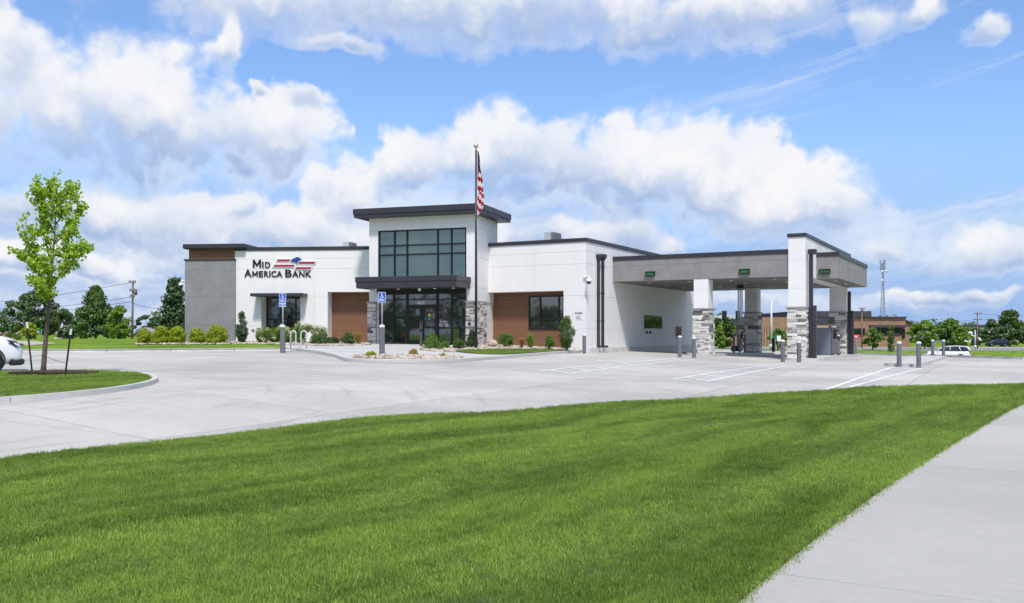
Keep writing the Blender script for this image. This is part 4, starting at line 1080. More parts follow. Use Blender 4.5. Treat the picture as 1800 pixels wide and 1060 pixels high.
# lit lane signs on the fascia
def led(label, txt, p0, p1, y0, y1, t):
    a, b = FK.s_at(p0, t), FK.s_at(p1, t); z0, z1 = FK.z_at(p0, y1, t), FK.z_at(p0, y0, t)
    r = thing('lane_sign', FK.w((a + b) / 2, t, z0), label, 'lane sign', 'lit lane signs on the canopy fascia')
    mb = MB(); mb.box(a, b, t - .14, t + .0, z0, z1, FK); mb.build('housing', 'plain_black', r, .008)
    mb = MB(); mb.box(a - .02, b + .02, t - .2, t, z1, z1 + .02, FK); mb.build('visor', 'plain_black', r)
    h = (z1 - z0) * .60; text_obj('lit_text', txt, FK, a + .06, z0 + (z1 - z0) * .2, t - .142, h / .7, 'led_green', r, .003, .0, (b - a) - .12)
led('lit green OPEN lane sign on the canopy beside the downpipes', 'OPEN', 1135.6, 1151.8, 478.4, 485.8, 0.0)
led('lit green OPEN lane sign in the middle of the canopy fascia', 'OPEN', 1300, 1318, 474.2, 482, 0.0)
led('lit green ATM lane sign on the fascia right of the pylon', 'ATM', 1440.5, 1459.5, 474.4, 481.6, tA)

# ------------------------------------------------------------------ street furniture
def bollard(px, py0, py1, d, label, r=.115, m='bollard_grey', cap='bollard_cap', group='grey pipe bollards of the drive-through'):
    p = P(px, d, py1); zt = EYE + (HY - py0) / F * d; zg = p.z
    o = thing('bollard', (p.x, p.y, zg), label, 'bollard', group)
    mb = MB(); mb.lathe((p.x, p.y, zg - .12), [(r, 0), (r, zt - zg + .02)], 20); mb.build('sleeve', m, o)
    mb = MB(); mb.lathe((p.x, p.y, zt - .1), [(r + .004, 0), (r + .004, .035), (r * .85, .075), (r * .45, .097), (0, .1)], 20); mb.build('cap', cap, o)
bollard(1027, 587, 621, 51.0, 'grey bollard at the corner of the white wall beside the downpipes', .1)
bollard(1195, 590, 628.3, 48.5, 'left bollard of the pair before the first canopy pier', .105)
bollard(1220, 592, 629.5, 48.6, 'right bollard of the pair, close to the first canopy pier', .105)
bollard(1376, 597, 636.6, 47.0, 'left bollard of the pair before the tall pylon', .11)
bollard(1404.5, 599, 637.4, 47.0, 'right bollard of the pair, right against the tall pylon stone', .11)
bollard(1580.5, 600, 643.5, 40.0, 'left near bollard at the front of the right lane island', .10)
bollard(1615, 600, 645.2, 39.4, 'right near bollard, nearest to the camera on the lane island', .10)
bollard(1639.5, 597, 625, 58.0, 'left far bollard at the back of the right lane island', .10)
bollard(1658.5, 597, 625, 58.0, 'right far bollard in front of the white car', .10)
bollard(1433, 588, 620.5, 57.5, 'dark bollard left of the cash machine', .08, 'dark_metal')
bollard(1474, 588.3, 620.5, 57.5, 'dark bollard right of the cash machine', .08, 'dark_metal')
for px, lab in ((1290, 'left of the three slim bollards round the tube terminal'), (1300, 'middle of the three slim bollards round the tube terminal'), (1309.5, 'right of the three slim bollards round the tube terminal')):
    bollard(px, 584.5, 616, 58.5 + (px == 1300) * -.4, lab, .075, 'bollard_grey', 'bollard_cap')
bollard(1359.5, 594, 615.5, 64.5, 'dark bollard behind the canopy near the pale light pole', .11, 'dark_metal', 'dark_metal')
# push-button post before the doors
pp = P(740, 50.8, 608); po = thing('button_post', pp, 'bronze post with door push button before the entrance doors', 'post')
mb = MB(); mb.box(pp.x - .07, pp.x + .07, pp.y - .06, pp.y + .06, pp.z - .15, EYE + (HY - 573.5) / F * 50.8); mb.build('post_body', 'bronze_post', po, .008)
mb = MB(); mb.box(pp.x - .075, pp.x + .075, pp.y - .075, pp.y - .06, pp.z + .78, pp.z + .95); mb.build('push_plate', 'plain_black', po)

# accessible parking signs
def parking_sign(px, d, base, top, sl_top, label, plate2):
    p = P(px, d, base); k = d / F; o = thing('parking_sign', p, label, 'parking sign', 'accessible parking signs')
    z = lambda y: EYE + (HY - y) * k
    mb = MB(); mb.lathe((p.x, p.y, p.z - .15), [(.125, 0), (.125, z(sl_top) - p.z + .13)], 20); mb.build('sleeve', 'bollard_grey', o)
    mb = MB(); mb.lathe((p.x, p.y, z(sl_top) - .03), [(.128, 0), (.128, .05), (.09, .1), (.04, .12)], 20); mb.build('sleeve_cap', 'bollard_cap', o)
    mb = MB(); mb.tube([(p.x, p.y, z(sl_top) - .1), (p.x + .01, p.y, z(top) - .02)], .035, 10); mb.build('pole', 'galvanised', o)
    w = .165; y0 = p.y - .045
    fr = Frame(0, 1, 0); fr.o = Vector((p.x, y0))
    h1 = .47; z1 = z(top); z0 = z1 - h1
    def plate(nm, za, zb, mb_m):
        q = MB(); r = .03; pts = []
        for cx, cz, a0 in ((w - r, zb - r, 0), (-w + r, zb - r, 90), (-w + r, za + r, 180), (w - r, za + r, 270)):
            for kk in range(4): an = R(a0 + kk * 30); pts.append((cx + r * math.cos(an), cz + r * math.sin(an)))
        q.prism(pts, lambda a, b, t: fr.w(a, t, b), .006, .0); pl = q.build(nm, mb_m, o)
        q = MB(); e = .016; q.prism([(a * (w - e) / w, (b - (za + zb) / 2) * (1 - e / ((zb - za) / 2)) + (za + zb) / 2) for a, b in pts], lambda a, b, t: fr.w(a, t, b), -.0005, -.003); q.build('plate_field', 'sign_blue', pl)
        return pl
    pl = plate('sign_plate', z0, z1, 'plain_white')
    # wheelchair symbol
    cx, cz = -.005, z0 + .30; q = MB()
    q.lathe(fr.w(-.015, -.004, cz + .105), [(0, 0), (.026, 0), (.026, .003), (0, .003)], 14, axis=(0, -1, 0))
    def seg(a, b, wd):
        a = Vector(a); b = Vector(b); d_ = (b - a).normalized(); n = Vector((-d_.y, d_.x)) * wd
        q.prism([tuple(a - n), tuple(b - n), tuple(b + n), tuple(a + n)], lambda x, y, t: fr.w(x, t, y), -.004, -.007)
    seg((-.015, cz + .075), (-.012, cz - .0), .013); seg((-.012, cz + .045), (.035, cz + .045), .010); seg((-.012, cz), (.045, cz), .012); seg((.045, cz), (.068, cz - .06), .012); seg((.06, cz - .065), (.09, cz - .055), .009)
    for k2 in range(11):
        a0 = R(150 + k2 * 20); a1 = R(150 + (k2 + 1) * 20); seg((-.012 + .06 * math.cos(a0), cz - .035 + .06 * math.sin(a0)), (-.012 + .06 * math.cos(a1), cz - .035 + .06 * math.sin(a1)), .009)
    q.build('wheelchair_symbol', 'plain_white', pl)
    for txt, zz, sz, wd in (('RESERVED', z0 + .125, .055, .24), ('PARKING', z0 + .06, .055, .22)): text_obj('sign_text', txt, fr, -wd / 2, zz, -.003, sz, 'plain_white', pl, .001, .002, wd)
    if plate2:
        p2 = plate('lower_plate', z0 - .17, z0 - .005, 'plain_white'); text_obj('sign_text', 'VAN', fr, -.09, z0 - .08, -.003, .07, 'plain_white', p2, .001, .003, .18); text_obj('sign_text', 'ACCESSIBLE', fr, -.12, z0 - .145, -.003, .045, 'plain_white', p2, .001, .002, .24)
parking_sign(497, 43.7, 614.8, 516, 574, 'blue accessible parking sign on a sleeved pole left of the bicycle rack', True)
parking_sign(671.5, 40.3, 619.5, 513.5, 574, 'blue accessible parking sign on a sleeved pole before the entrance doors', False)

# flagpole and flag
fp = P(836.8, 48.0, 613.5); fz = EYE + (HY - 263) / F * 48.0
po = thing('flagpole', fp, 'tall dark flagpole standing in rocks right of the entrance', 'flagpole')
mb = MB(); mb.tube([(fp.x, fp.y, fp.z - .2), (fp.x, fp.y, fz)], [.075, .05], 16); mb.build('pole', 'dark_metal', po)
mb = MB(); mb.lathe((fp.x, fp.y, fp.z - .05), [(.16, 0), (.16, .06), (.1, .09), (.08, .12)], 16); mb.build('base_collar', 'dark_metal', po)
mb = MB(); mb.lathe((fp.x, fp.y, fz), [(.02, 0), (.02, .06), (.07, .08), (.115, .15), (.13, .21), (.115, .27), (.07, .32), (0, .34)], 18); mb.build('ball_finial', 'gold', po)
mb = MB(); mb.tube([(fp.x + .07, fp.y - .06, fz - .05), (fp.x + .085, fp.y - .07, fp.z + 1.3)], .006, 5); mb.build('halyard', 'plain_white', po)
def limp_flag():
    zt = EYE + (HY - 266) / F * 48; H = 116 / F * 48; nr, nc = 96, 22; V = []; mi = []; Q = []
    for i in range(nr + 1):
        h = i / nr
        w = (.06 + .27 * min(1, h / .62)) * (1 - .55 * max(0, (h - .9) / .1) ** 2) + .02 * math.sin(h * 19)
        for j in range(nc + 1):
            c = j / nc; fold = math.sin(c * 15 + h * 5) * (.05 + .05 * h) + .03 * math.sin(c * 7 - h * 9)
            lift = .10 * H * max(0, h - .3) * (c - .15) * -1.0
            V.append((fp.x + .075 + w * c, fp.y - .02 + fold, zt - H * h - lift * (1 if h > .8 else .4) + (0.16 * (c) * max(0, (h - .86) / .14))))
    for i in range(nr):
        for j in range(nc):
            q = i * (nc + 1) + j; Q.append((q, q + 1, q + nc + 2, q + nc + 1)); h = (i + .5) / nr; c = (j + .5) / nc
            if h < .34 - .08 * c + .05 * math.sin(c * 9): k = 1 if ((i * 7 + j * 5) % 13 == 0 and h > .04) else 2
            else:
                v = h * 13.5 - c * (.6 if h < .62 else 2.2) + .15 * math.sin(c * 15)
                k = 0 if int(math.floor(v)) % 2 else 1
            mi.append(k)
    me = mesh_np('flag_cloth', np.array(V) - np.array((fp.x, fp.y, zt)), Q, True, mi)
    for n_ in ('flag_red', 'flag_white', 'flag_blue'): me.materials.append(M[n_])
    o = bpy.data.objects.new('flag', me); COL.objects.link(o); o.location = (fp.x, fp.y, zt)
    tag(o, 'limp red, white and blue striped flag hanging at the top of the flagpole', 'flag')
    sd_ = o.modifiers.new('thick', 'SOLIDIFY'); sd_.thickness = .004
limp_flag()

# bicycle rack: one bent tube
def bike_rack():
    d = 45.4; k = d / F; pts = []
    z = lambda y: EYE + (HY - y) * k
    x = lambda p: (p - 900) * k
    zt, zb, zg = z(586), z(606), z(612.5)
    cols = [511.0, 520.0, 529.0, 538.5]; w = x(cols[1]) - x(cols[0]); r = w / 2
    pts = [(x(cols[0]), d, zg - .1), (x(cols[0]), d, zt)]
    for c, (cen, top) in enumerate((((cols[0] + cols[1]) / 2, True), ((cols[1] + cols[2]) / 2, False), ((cols[2] + cols[3]) / 2, True))):
        zc = zt if top else zb
        for q in range(1, 8): an = math.pi - q / 8 * math.pi; pts.append((x(cen) + r * math.cos(an), d, zc + (r if top else -r) * math.sin(an) * 1.0))
        pts.append((x(cols[c + 1]), d, zc)); pts.append((x(cols[c + 1]), d, zb if top else zt)) if c < 2 else None
    pts.append((x(cols[3]), d, zg - .1))
    o = thing('bicycle_rack', (x(525), d, zg), 'pale bent-tube wave bicycle rack by the left lawn', 'bicycle rack')
    mb = MB(); mb.tube(pts, .034, 10); mb.build('wave_tube', 'light_metal', o)
    for c in (cols[0], cols[3]): mb = MB(); mb.lathe((x(c), d, tz(x(c), d) + .11), [(.09, 0), (.09, .03), (.045, .035)], 14); mb.build('foot_flange', 'light_metal', o)
bike_rack()

# tube terminal under the canopy
def tube_terminal():
    q = P(1301, 59.0, 615); o = thing('tube_terminal', q, 'pneumatic tube teller terminal with clear pipes rising to the canopy', 'tube terminal')
    zc = KB - .01; zu = EYE + (HY - 573) / F * 59
    mb = MB(); mb.box(q.x - .17, q.x + .13, q.y - .25, q.y + .25, q.z - .1, zu - .2); mb.build('cabinet', 'galvanised', o, .03)
    mb = MB(); mb.box(q.x - .2, q.x + .18, q.y - .28, q.y + .28, zu - .2, zu + .05); mb.build('hood', 'bollard_grey', o, .04)
    mb = MB(); mb.tube([(q.x + .19, q.y - .2, zu), (q.x + .22, q.y - .2, zu - .4), (q.x + .21, q.y - .2, q.z + .3)], .035, 8); mb.build('side_pipe', 'plain_black', o)
    for dx_ in (-.12, .0, .12): mb = MB(); mb.tube([(q.x + dx_, q.y, zu), (q.x + dx_, q.y, zc - .2)], .04, 10); mb.build('clear_pipe', 'tube_clear', o)
    mb = MB(); mb.box(q.x - .2, q.x + .2, q.y - .14, q.y + .14, zc - .22, zc); mb.build('ceiling_collar', 'plain_black', o)
    mb = MB(); mb.box(q.x - .12, q.x + .1, q.y - .31, q.y - .3, q.z + .75, q.z + 1.15); mb.build('control_panel', 'plain_black', o)
    mb = MB(); mb.box(q.x - .55, q.x - .22, q.y - .2, q.y + .2, q.z - .1, q.z + .25); mb.build('waste_box', 'plain_black', o, .02)
tube_terminal()

# cash machine on the pylon island
def cash_machine():
    s0 = FK.s_at(1435, 7.5); q = FK.w(s0 + .5, 7.6, 0); zg = EYE + (HY - 621) / F * q.y; zt = EYE + (HY - 576) / F * q.y
    o = thing('cash_machine', (q.x, q.y, zg), 'grey drive-up cash machine with a tall back panel beyond the pylon', 'cash machine')
    s1 = FK.s_at(1461, 7.5)
    mb = MB(); mb.box(s0, s1, 7.5, 8.5, zg - .1, zt, FK); mb.build('back_cabinet', 'atm_grey', o, .015)
    a, b = s1 + .02, FK.s_at(1472.5, 7.3)
    pts = [(a, zg), (b, zg), (b - .02, zg + .75), (b - .22, zg + .85), (b - .28, zt - .05), (a, zt + .05)]
    mb = MB(); mb.prism(pts, lambda x, z, t: FK.w(x, t, z), 7.45, 8.2); fb = mb.build('front_housing', 'bollard_grey', o, .012)
    mb = MB(); mb.box(b - .25, b - .05, 7.4, 8.25, zt - .25, zt - .12, FK); mb.build('screen_hood', 'plain_black', fb)
    mb = MB(); mb.box(b - .26, b - .2, 7.44, 8.2, zg + .9, zt - .28, FK); mb.build('screen', 'plain_black', fb)
    mb = MB(); mb.box(a + .1, a + .28, 7.43, 7.45, zg + .95, zg + 1.25, FK); mb.build('card_slot_panel', 'plain_black', fb)
    mb = MB(); mb.box(a + .02, a + .2, 7.43, 8.0, zt + .02, zt + .1, FK); mb.build('task_light', 'plain_white', fb)
cash_machine()

# yield sign on its post behind the canopy
def yield_sign():
    d = 68.0; k = d / F; x = (1504.5 - 900) * k; z = lambda y: EYE + (HY - y) * k; zg = z(621)
    o = thing('yield_sign', (x, d, zg), 'red and white triangular yield sign on a grey post behind the canopy', 'yield sign')
    mb = MB(); mb.lathe((x, d, zg - .1), [(.1, 0), (.1, z(597) - zg + .1), (0.03, z(596) - zg + .1)], 16); mb.build('sleeve', 'bollard_grey', o)
    mb = MB(); mb.tube([(x, d, z(598)), (x, d, z(588.5))], .03, 8); mb.build('pole', 'galvanised', o)
    w = 7.6 * k; c = z(592.5); zt = z(588); zb = z(597)
    fr = Frame(0, 1, 0); fr.o = Vector((x, d - .05))
    mb = MB(); mb.prism([(-w, zt), (w, zt), (w * .9, zt - .05), (.03, zb), (-.03, zb), (-w * .9, zt - .05)], lambda a, b, t: fr.w(a, t, b), .006, 0); tri = mb.build('sign_face', 'sign_red', o)
    mb = MB(); mb.prism([(-w * .52, zt - .085), (w * .52, zt - .085), (0, zb + .11)], lambda a, b, t: fr.w(a, t, b), -.001, -.004); mb.build('white_centre', 'plain_white', tri)
    text_obj('sign_text', 'YIELD', fr, -w * .34, zt - .15, -.005, .07, 'sign_red', tri, .001, .002, w * .68)
yield_sign()

# ------------------------------------------------------------------ vehicles
def car(label, loc, yaw, paint, L=4.72, Wd=1.86, Hh=1.68, zs=1.0, cat='car'):
    o = thing('parked_car', loc, label, cat); lx, ly, lz = loc; ca, sa = math.cos(yaw), math.sin(yaw)
    def w(x, y, z): return (lx + ca * x - sa * y, ly + sa * x + ca * y, lz + z * zs)
    h = Wd / 2
    # stations front (+x) to rear: x, sill z, shoulder z, top z, half width
    S = [(.5, .42, .55, .66, .60), (.485, .30, .58, .74, .78), (.46, .24, .64, .86, .90), (.40, .22, .72, .97, .97), (.32, .22, .78, 1.03, .99), (.22, .22, .82, 1.07, 1.0), (.10, .22, .84, 1.08, 1.0),
         (-.10, .22, .86, 1.08, 1.0), (-.28, .22, .88, 1.09, 1.0), (-.40, .24, .90, 1.09, .97), (-.465, .28, .90, 1.07, .90), (-.49, .36, .84, 1.0, .82), (-.5, .45, .72, .9, .76)]
    V = []; 
    for x, a, b, c, f in S:
        X = x * L; q = h * f
        V += [w(X, -q * .9, a), w(X, -q * .985, a + .12), w(X, -q, (a + b) / 2 + .06), w(X, -q * .985, b), w(X, -q * .93, c - .02), w(X, -q * .6, c + .03), w(X, 0, c + .04),
              w(X, q * .6, c + .03), w(X, q * .93, c - .02), w(X, q * .985, b), w(X, q, (a + b) / 2 + .06), w(X, q * .985, a + .12), w(X, q * .9, a)]
    n = 13; fs = [(i * n + k, i * n + (k + 1) % n, (i + 1) * n + (k + 1) % n, (i + 1) * n + k) for i in range(len(S) - 1) for k in range(n)]
    fs += [tuple(range(n)), tuple((len(S) - 1) * n + k for k in reversed(range(n)))]
    mb = MB(); mb.add(V, fs, True); body = mb.build('body', paint, o)
    sub = body.modifiers.new('round', 'SUBSURF'); sub.levels = 1; sub.render_levels = 1
    # glasshouse
    G_ = [(.24, 1.06, 1.07, .90, .88), (.11, 1.06, 1.42, .90, .76), (.0, 1.06, 1.57, .91, .72), (-.2, 1.06, Hh - .07, .92, .72), (-.36, 1.06, Hh - .12, .90, .70), (-.44, 1.06, 1.42, .86, .72), (-.485, 1.04, 1.08, .82, .80)]
    V = []
    for x, a, b, f, g_ in G_:
        X = x * L; V += [w(X, -h * f, a), w(X, -h * g_, b), w(X, 0, b + .02), w(X, h * g_, b), w(X, h * f, a)]
    fs = [(i * 5 + k, i * 5 + k + 1, (i + 1) * 5 + k + 1, (i + 1) * 5 + k) for i in range(len(G_) - 1) for k in range(4)]
    mb = MB(); mb.add(V, fs, False); mb.build('windows', 'car_glass', o)
    # roof skin and pillars
    V = []
    RS = [(.105, 1.43, .775), (.0, 1.585, .735), (-.2, Hh - .05, .735), (-.36, Hh - .1, .715), (-.46, Hh - .2, .70)]
    for x, z, f in RS: X = x * L; V += [w(X, -h * f, z - .03), w(X, -h * f * .93, z + .015), w(X, 0, z + .045), w(X, h * f * .93, z + .015), w(X, h * f, z - .03)]
    fs = [(i * 5 + k, i * 5 + k + 1, (i + 1) * 5 + k + 1, (i + 1) * 5 + k) for i in range(4) for k in range(4)]
    mb = MB(); mb.add(V, fs, True); rf = mb.build('roof', paint, o)
    for sd_ in (-1, 1):
        for x0, z0, f0, x1, z1, f1, r in ((.245, 1.06, .91, .105, 1.42, .775, .035), (-.06, 1.06, .925, -.075, 1.6, .735, .03), (-.30, 1.06, .925, -.25, Hh - .08, .735, .035), (-.485, 1.06, .83, -.43, 1.48, .72, .06)):
            mb = MB(); mb.tube([w(x0 * L, sd_ * h * f0, z0), w(x1 * L, sd_ * h * f1, z1)], r, 6); mb.build('pillar', paint, rf)
        mb = MB(); mb.tube([w(.02 * L, sd_ * h * .66, Hh - .03), w(-.05 * L, sd_ * h * .66, Hh + .04), w(-.32 * L, sd_ * h * .66, Hh + .03), w(-.38 * L, sd_ * h * .66, Hh - .06)], .02, 6); mb.build('roof_rail', 'trim', o)
        mb = MB(); mb.lathe(w(.17 * L, sd_ * (h + .07), 1.08), [(0, -.05), (.09, -.04), (.1, .04), (0, .06)], 10, axis=(ca, sa, 0)); mb.build('mirror', paint, o)
        for fx in (.30, -.29):
            cx = fx * L; mb = MB(); mb.lathe(w(cx, sd_ * (h - .30), .36), [(.40, 0), (.40, .305), (.36, .31), (.36, .05)], 26, axis=(-sa * sd_, ca * sd_, 0)); mb.build('wheel_arch', 'trim', o)
            mb = MB(); ax = (-sa * sd_, ca * sd_, 0); b0 = w(cx, sd_ * (h - .21), .345)
            mb.lathe(b0, [(.2, 0), (.33, 0), (.345, .03), (.345, .19), (.33, .22), (.245, .225), (.235, .2)], 28, axis=ax); wh = mb.build('wheel', 'tyre', o)
            mb = MB(); mb.lathe(b0, [(.24, .215), (.225, .18), (.21, .1), (0, .1)], 28, axis=ax); mb.build('rim', 'trim', wh)
            for q in range(10):
                an = 2 * math.pi * q / 10 + (.09 if q % 2 else -.09); rr = Vector((ca, sa, 0)); e = Vector((math.cos(an), math.sin(an))); b1 = Vector(b0) + Vector(ax) * .19
                mb = MB(); mb.tube([b1 + rr * .03 * e.x + Vector((0, 0, .03 * e.y)), b1 + rr * .232 * e.x + Vector((0, 0, .232 * e.y))], .017, 5); mb.build('spoke', 'rim', wh)
            mb = MB(); mb.lathe(Vector(b0) + Vector(ax) * .18, [(.06, 0), (.06, .02), (0, .03)], 12, axis=ax); mb.build('hub_cap', 'rim', wh)
        # lights
        mb = MB(); mb.add([w(.497 * L, sd_ * h * .55, .70), w(.462 * L, sd_ * h * .915, .74), w(.40 * L, sd_ * h * .995, .93), w(.455 * L, sd_ * h * .72, .885)], [(0, 1, 2, 3)]); hl = mb.build('headlight', 'car_glass', o)
        hl.modifiers.new('t', 'SOLIDIFY').thickness = .03
        mb = MB(); mb.box(0, 1, 0, 1, 0, 1); mb.v = [w(-.505 * L + .12 * a, sd_ * h * (.55 + .40 * b), .90 + .14 * c) for a, b, c in [(0, 0, 0), (1, 0, 0), (1, 1, 0), (0, 1, 0), (0, 0, 1), (1, 0, 1), (1, 1, 1), (0, 1, 1)]]; mb.build('tail_light', 'lamp_red', o)
        mb = MB(); mb.tube([w(.1 * L, sd_ * h * 1.0, .32), w(-.17 * L, sd_ * h * 1.0, .32)], .07, 6); mb.build('sill_trim', 'trim', o)
    for x, z, nm in ((.485, .30, 'front_bumper'), (-.487, .40, 'rear_bumper')):
        mb = MB(); mb.tube([w(x * L - math.copysign(.28, x), -h * .93, z), w(x * L, -h * .66, z), w(x * L + math.copysign(.03, x), 0, z), w(x * L, h * .66, z), w(x * L - math.copysign(.28, x), h * .93, z)], .10, 8); mb.build(nm, 'trim', o)
    mb = MB(); mb.v = []; mb.box(0, 1, 0, 1, 0, 1); mb.v = [w(-.512 * L + .03 * a, h * (-.2 + .4 * b), .74 + .13 * c) for a, b, c in [(0, 0, 0), (1, 0, 0), (1, 1, 0), (0, 1, 0), (0, 0, 1), (1, 0, 1), (1, 1, 1), (0, 1, 1)]]; mb.build('number_plate', 'plain_white', o)
    return o
# left car: its nose reaches px 31, its near front wheel sits at px ~0
d = 27.3; cz = tz((0 - 900) / F * d, d); ya = R(30); wx_, wy_ = 4.4 * .30, -.80
car('white car cut off by the left edge, behind the staked tree', ((-17 - 900) / F * d - (wx_ * math.cos(ya) - wy_ * math.sin(ya)), d - (wx_ * math.sin(ya) + wy_ * math.cos(ya)), cz), ya, 'car_white', 4.4, 1.86, 1.70, zs=1.09)
q = P(1665, 104); qz = EYE + (HY - 607) / F * 104 - 1.70
car('white station wagon on the street beyond the right lane island', (q.x, q.y, qz), R(180 - 28), 'car_white', 4.86, 1.88, 1.68)
q = P(1752, 203); car('dark car parked far off under the trees at the right', (q.x, q.y, tz(q.x, q.y) + .3), R(175), 'car_dark')
q = P(1318, 112); car('red car far behind the tube terminal, beside the back pier', (q.x, q.y, tz(q.x, q.y) + .12), R(60), 'car_red')

# ------------------------------------------------------------------ vegetation
rng = np.random.default_rng(11)
def leaf_mesh(pts, size, up=.35, aspect=.55, nrm=None, curl=.25, rs=.35):
    """one folded leaf (two quads) per point"""
    n = len(pts); d = rng.normal(size=(n, 3)); d[:, 2] += up * .5
    if nrm is not None: d = d * .7 + nrm * 1.1
    d /= np.linalg.norm(d, axis=1)[:, None] + 1e-9
    a = rng.normal(size=(n, 3)); x = np.cross(d, a); x /= np.linalg.norm(x, axis=1)[:, None] + 1e-9; y = np.cross(d, x)
    s = size * (1 + rs * rng.uniform(-1, 1, n))[:, None]
    b = pts - x * s * .5; t = pts + x * s * .5; l = pts + y * s * aspect * .5 + d * s * curl * .4; r = pts - y * s * aspect * .5 + d * s * curl * .4
    V = np.stack([b, l, t, r], 1).reshape(-1, 3); i = np.arange(n)[:, None] * 4
    Q = np.concatenate([i + np.array([[0, 1, 2]]), i + np.array([[0, 2, 3]])], 0)
    return V, Q
def clump_points(centres, radii, n):
    k = rng.integers(0, len(centres), n); c = np.asarray(centres)[k]; r = np.asarray(radii)[k]
    v = rng.normal(size=(n, 3)); v /= np.linalg.norm(v, axis=1)[:, None]
    q = rng.uniform(.25, 1, n) ** .5
    return c + v * (q[:, None] * r), v
def foliage(name, m, parent, pts, nrm, size, aspect=.55, up=.35):
    o = org(parent); V, Q = leaf_mesh(pts, size, up, aspect, nrm); V = V - np.array(o)[None]
    return link(name, mesh_np(name, V, Q, False), m, parent)

def tree(label, px, d, base_y, w_px, h_px, m, shape='round', leaves=5200, clumps=70, leaf=None, trunk_h=.16, name='tree', seed=0, group=None, lean=0.0):
    global rng
    rng = np.random.default_rng(100 + seed); k = d / F
    x = (px - 900) * k; zb = EYE + (HY - base_y) * k; H = h_px * k; Wd = w_px * k
    o = thing(name, (x, d, zb), label, 'tree', group)
    th = H * trunk_h
    mb = MB(); top = Vector((x + lean * H, d, zb + H * .8)); r0 = max(.12, H * .022)
    mb.tube([(x, d, zb - .3), (x, d, zb + th), tuple(top)], [r0 * 1.15, r0, r0 * .25], 8)
    cs = []; rs = []
    for i in range(clumps):
        u = rng.uniform(0, 1); an = rng.uniform(0, 2 * math.pi)
        if shape == 'round': prof = math.sin(math.pi * min(1, (u * .92 + .08))) ** .6
        elif shape == 'cone': prof = (1 - u) ** .75 * .98 + .05 if u > .12 else .75 + u * 2
        elif shape == 'tall': prof = math.sin(math.pi * (u * .85 + .12)) ** .5
        else: prof = .8
        rr = prof * Wd * .5 * math.sqrt(rng.uniform(.25, 1)); cr = H * rng.uniform(.055, .10) * (1.15 if shape == 'round' else 1.0)
        z = zb + th + (H - th) * (u * .94 + .03)
        cs.append((x + lean * (z - zb) + max(0, rr - cr * .6) * math.cos(an), d + max(0, rr - cr * .6) * math.sin(an) * .9, z)); rs.append((cr * 1.25, cr * 1.25, cr * .85))
    for c in cs[::5]:
        st = Vector((x, d, zb + th + (c[2] - zb - th) * .45)); mid = st.lerp(Vector(c), .55) + Vector((0, 0, -.02 * H)); mb.tube([tuple(st), tuple(mid), c], [r0 * .4, r0 * .22, r0 * .06], 5)
    mb.build('trunk', 'bark', o)
    P_, N_ = clump_points(cs, rs, int(leaves * 1.7))
    foliage('crown', m, o, P_, N_ * .8 + np.array([0, 0, .35]), (leaf or max(.16, H * .035)) * .74, .7)
    return o
# left background
FT_G = 'trees behind the left lawn'
tree('broad dark round tree behind the young staked tree', 62, 118, 600, 108, 86, 'leaf_dark', 'round', 6500, 90, .42, .14, seed=1, group=FT_G)
tree('big pointed dark green tree left of the utility pole', 168, 112, 600, 94, 97, 'leaf_yew', 'cone', 7500, 120, .40, .08, seed=2, group=FT_G)
tree('small bright green tree just left of the utility pole', 208, 100, 600, 40, 62, 'leaf_light', 'tall', 3200, 50, .32, .06, seed=3, group=FT_G)
tree('dark pointed evergreen against the grey block', 307, 88, 602, 76, 112, 'leaf_spruce', 'cone', 7000, 130, .34, .06, seed=4, group=FT_G)
tree('low dark tree between the round and the pointed tree', 112, 130, 600, 76, 52, 'leaf_dark', 'round', 4200, 60, .42, .1, seed=5, group=FT_G)
tree('low yellow-green tree just left of the staked trunk', 52, 96, 606, 34, 37, 'leaf_lime', 'round', 2000, 34, .28, .3, seed=6, group=FT_G)
tree('far low trees right of the utility pole', 258, 210, 597, 50, 42, 'leaf_dark', 'round', 2600, 40, .6, .1, seed=7, group=FT_G)
tree('far dark tree at the left picture edge', 4, 150, 600, 50, 40, 'leaf_dark', 'round', 2600, 40, .5, .1, seed=8, group=FT_G)
# under the canopy and to the right
RT_G = 'trees along the far street'
tree('dense dark tree seen under the canopy left of the tubes', 1268, 128, 612, 62, 56, 'leaf_yew', 'round', 5200, 80, .42, .06, seed=11, group=RT_G)
tree('young light green tree at the foot of the dense dark one', 1264, 108, 612, 28, 40, 'leaf_light', 'tall', 2000, 34, .3, .04, seed=12, group=RT_G)
tree('bright tree seen between the tubes and the back pier', 1315, 122, 612, 30, 46, 'leaf_light', 'round', 2400, 40, .34, .06, seed=13, group=RT_G)
tree('green tree seen behind the pale light pole', 1368, 126, 612, 42, 34, 'leaf_mid', 'round', 2600, 40, .36, .06, seed=14, group=RT_G)
tree('round dark bush-like tree right of the yield sign', 1534, 150, 611, 40, 34, 'leaf_mid', 'round', 3200, 50, .4, .03, seed=15, group=RT_G)
tree('narrow columnar tree behind the near left bollard', 1566, 140, 622, 11, 50, 'leaf_yew', 'tall', 1500, 34, .3, .04, seed=16, group=RT_G)
tree('wide bright green tree left of the white wagon', 1625, 172, 610, 60, 46, 'leaf_light', 'round', 4200, 70, .5, .05, seed=17, group=RT_G)
tree('bright green tree right behind the white wagon', 1672, 176, 610, 62, 49, 'leaf_mid', 'round', 4200, 70, .5, .05, seed=18, group=RT_G)
tree('smaller green tree right of the white wagon', 1690, 170, 611, 34, 36, 'leaf_light', 'round', 2200, 40, .45, .05, seed=19, group=RT_G)
tree('dark tree right of the right utility pole', 1742, 215, 608, 36, 46, 'leaf_dark', 'round', 3000, 50, .55, .05, seed=20, group=RT_G)
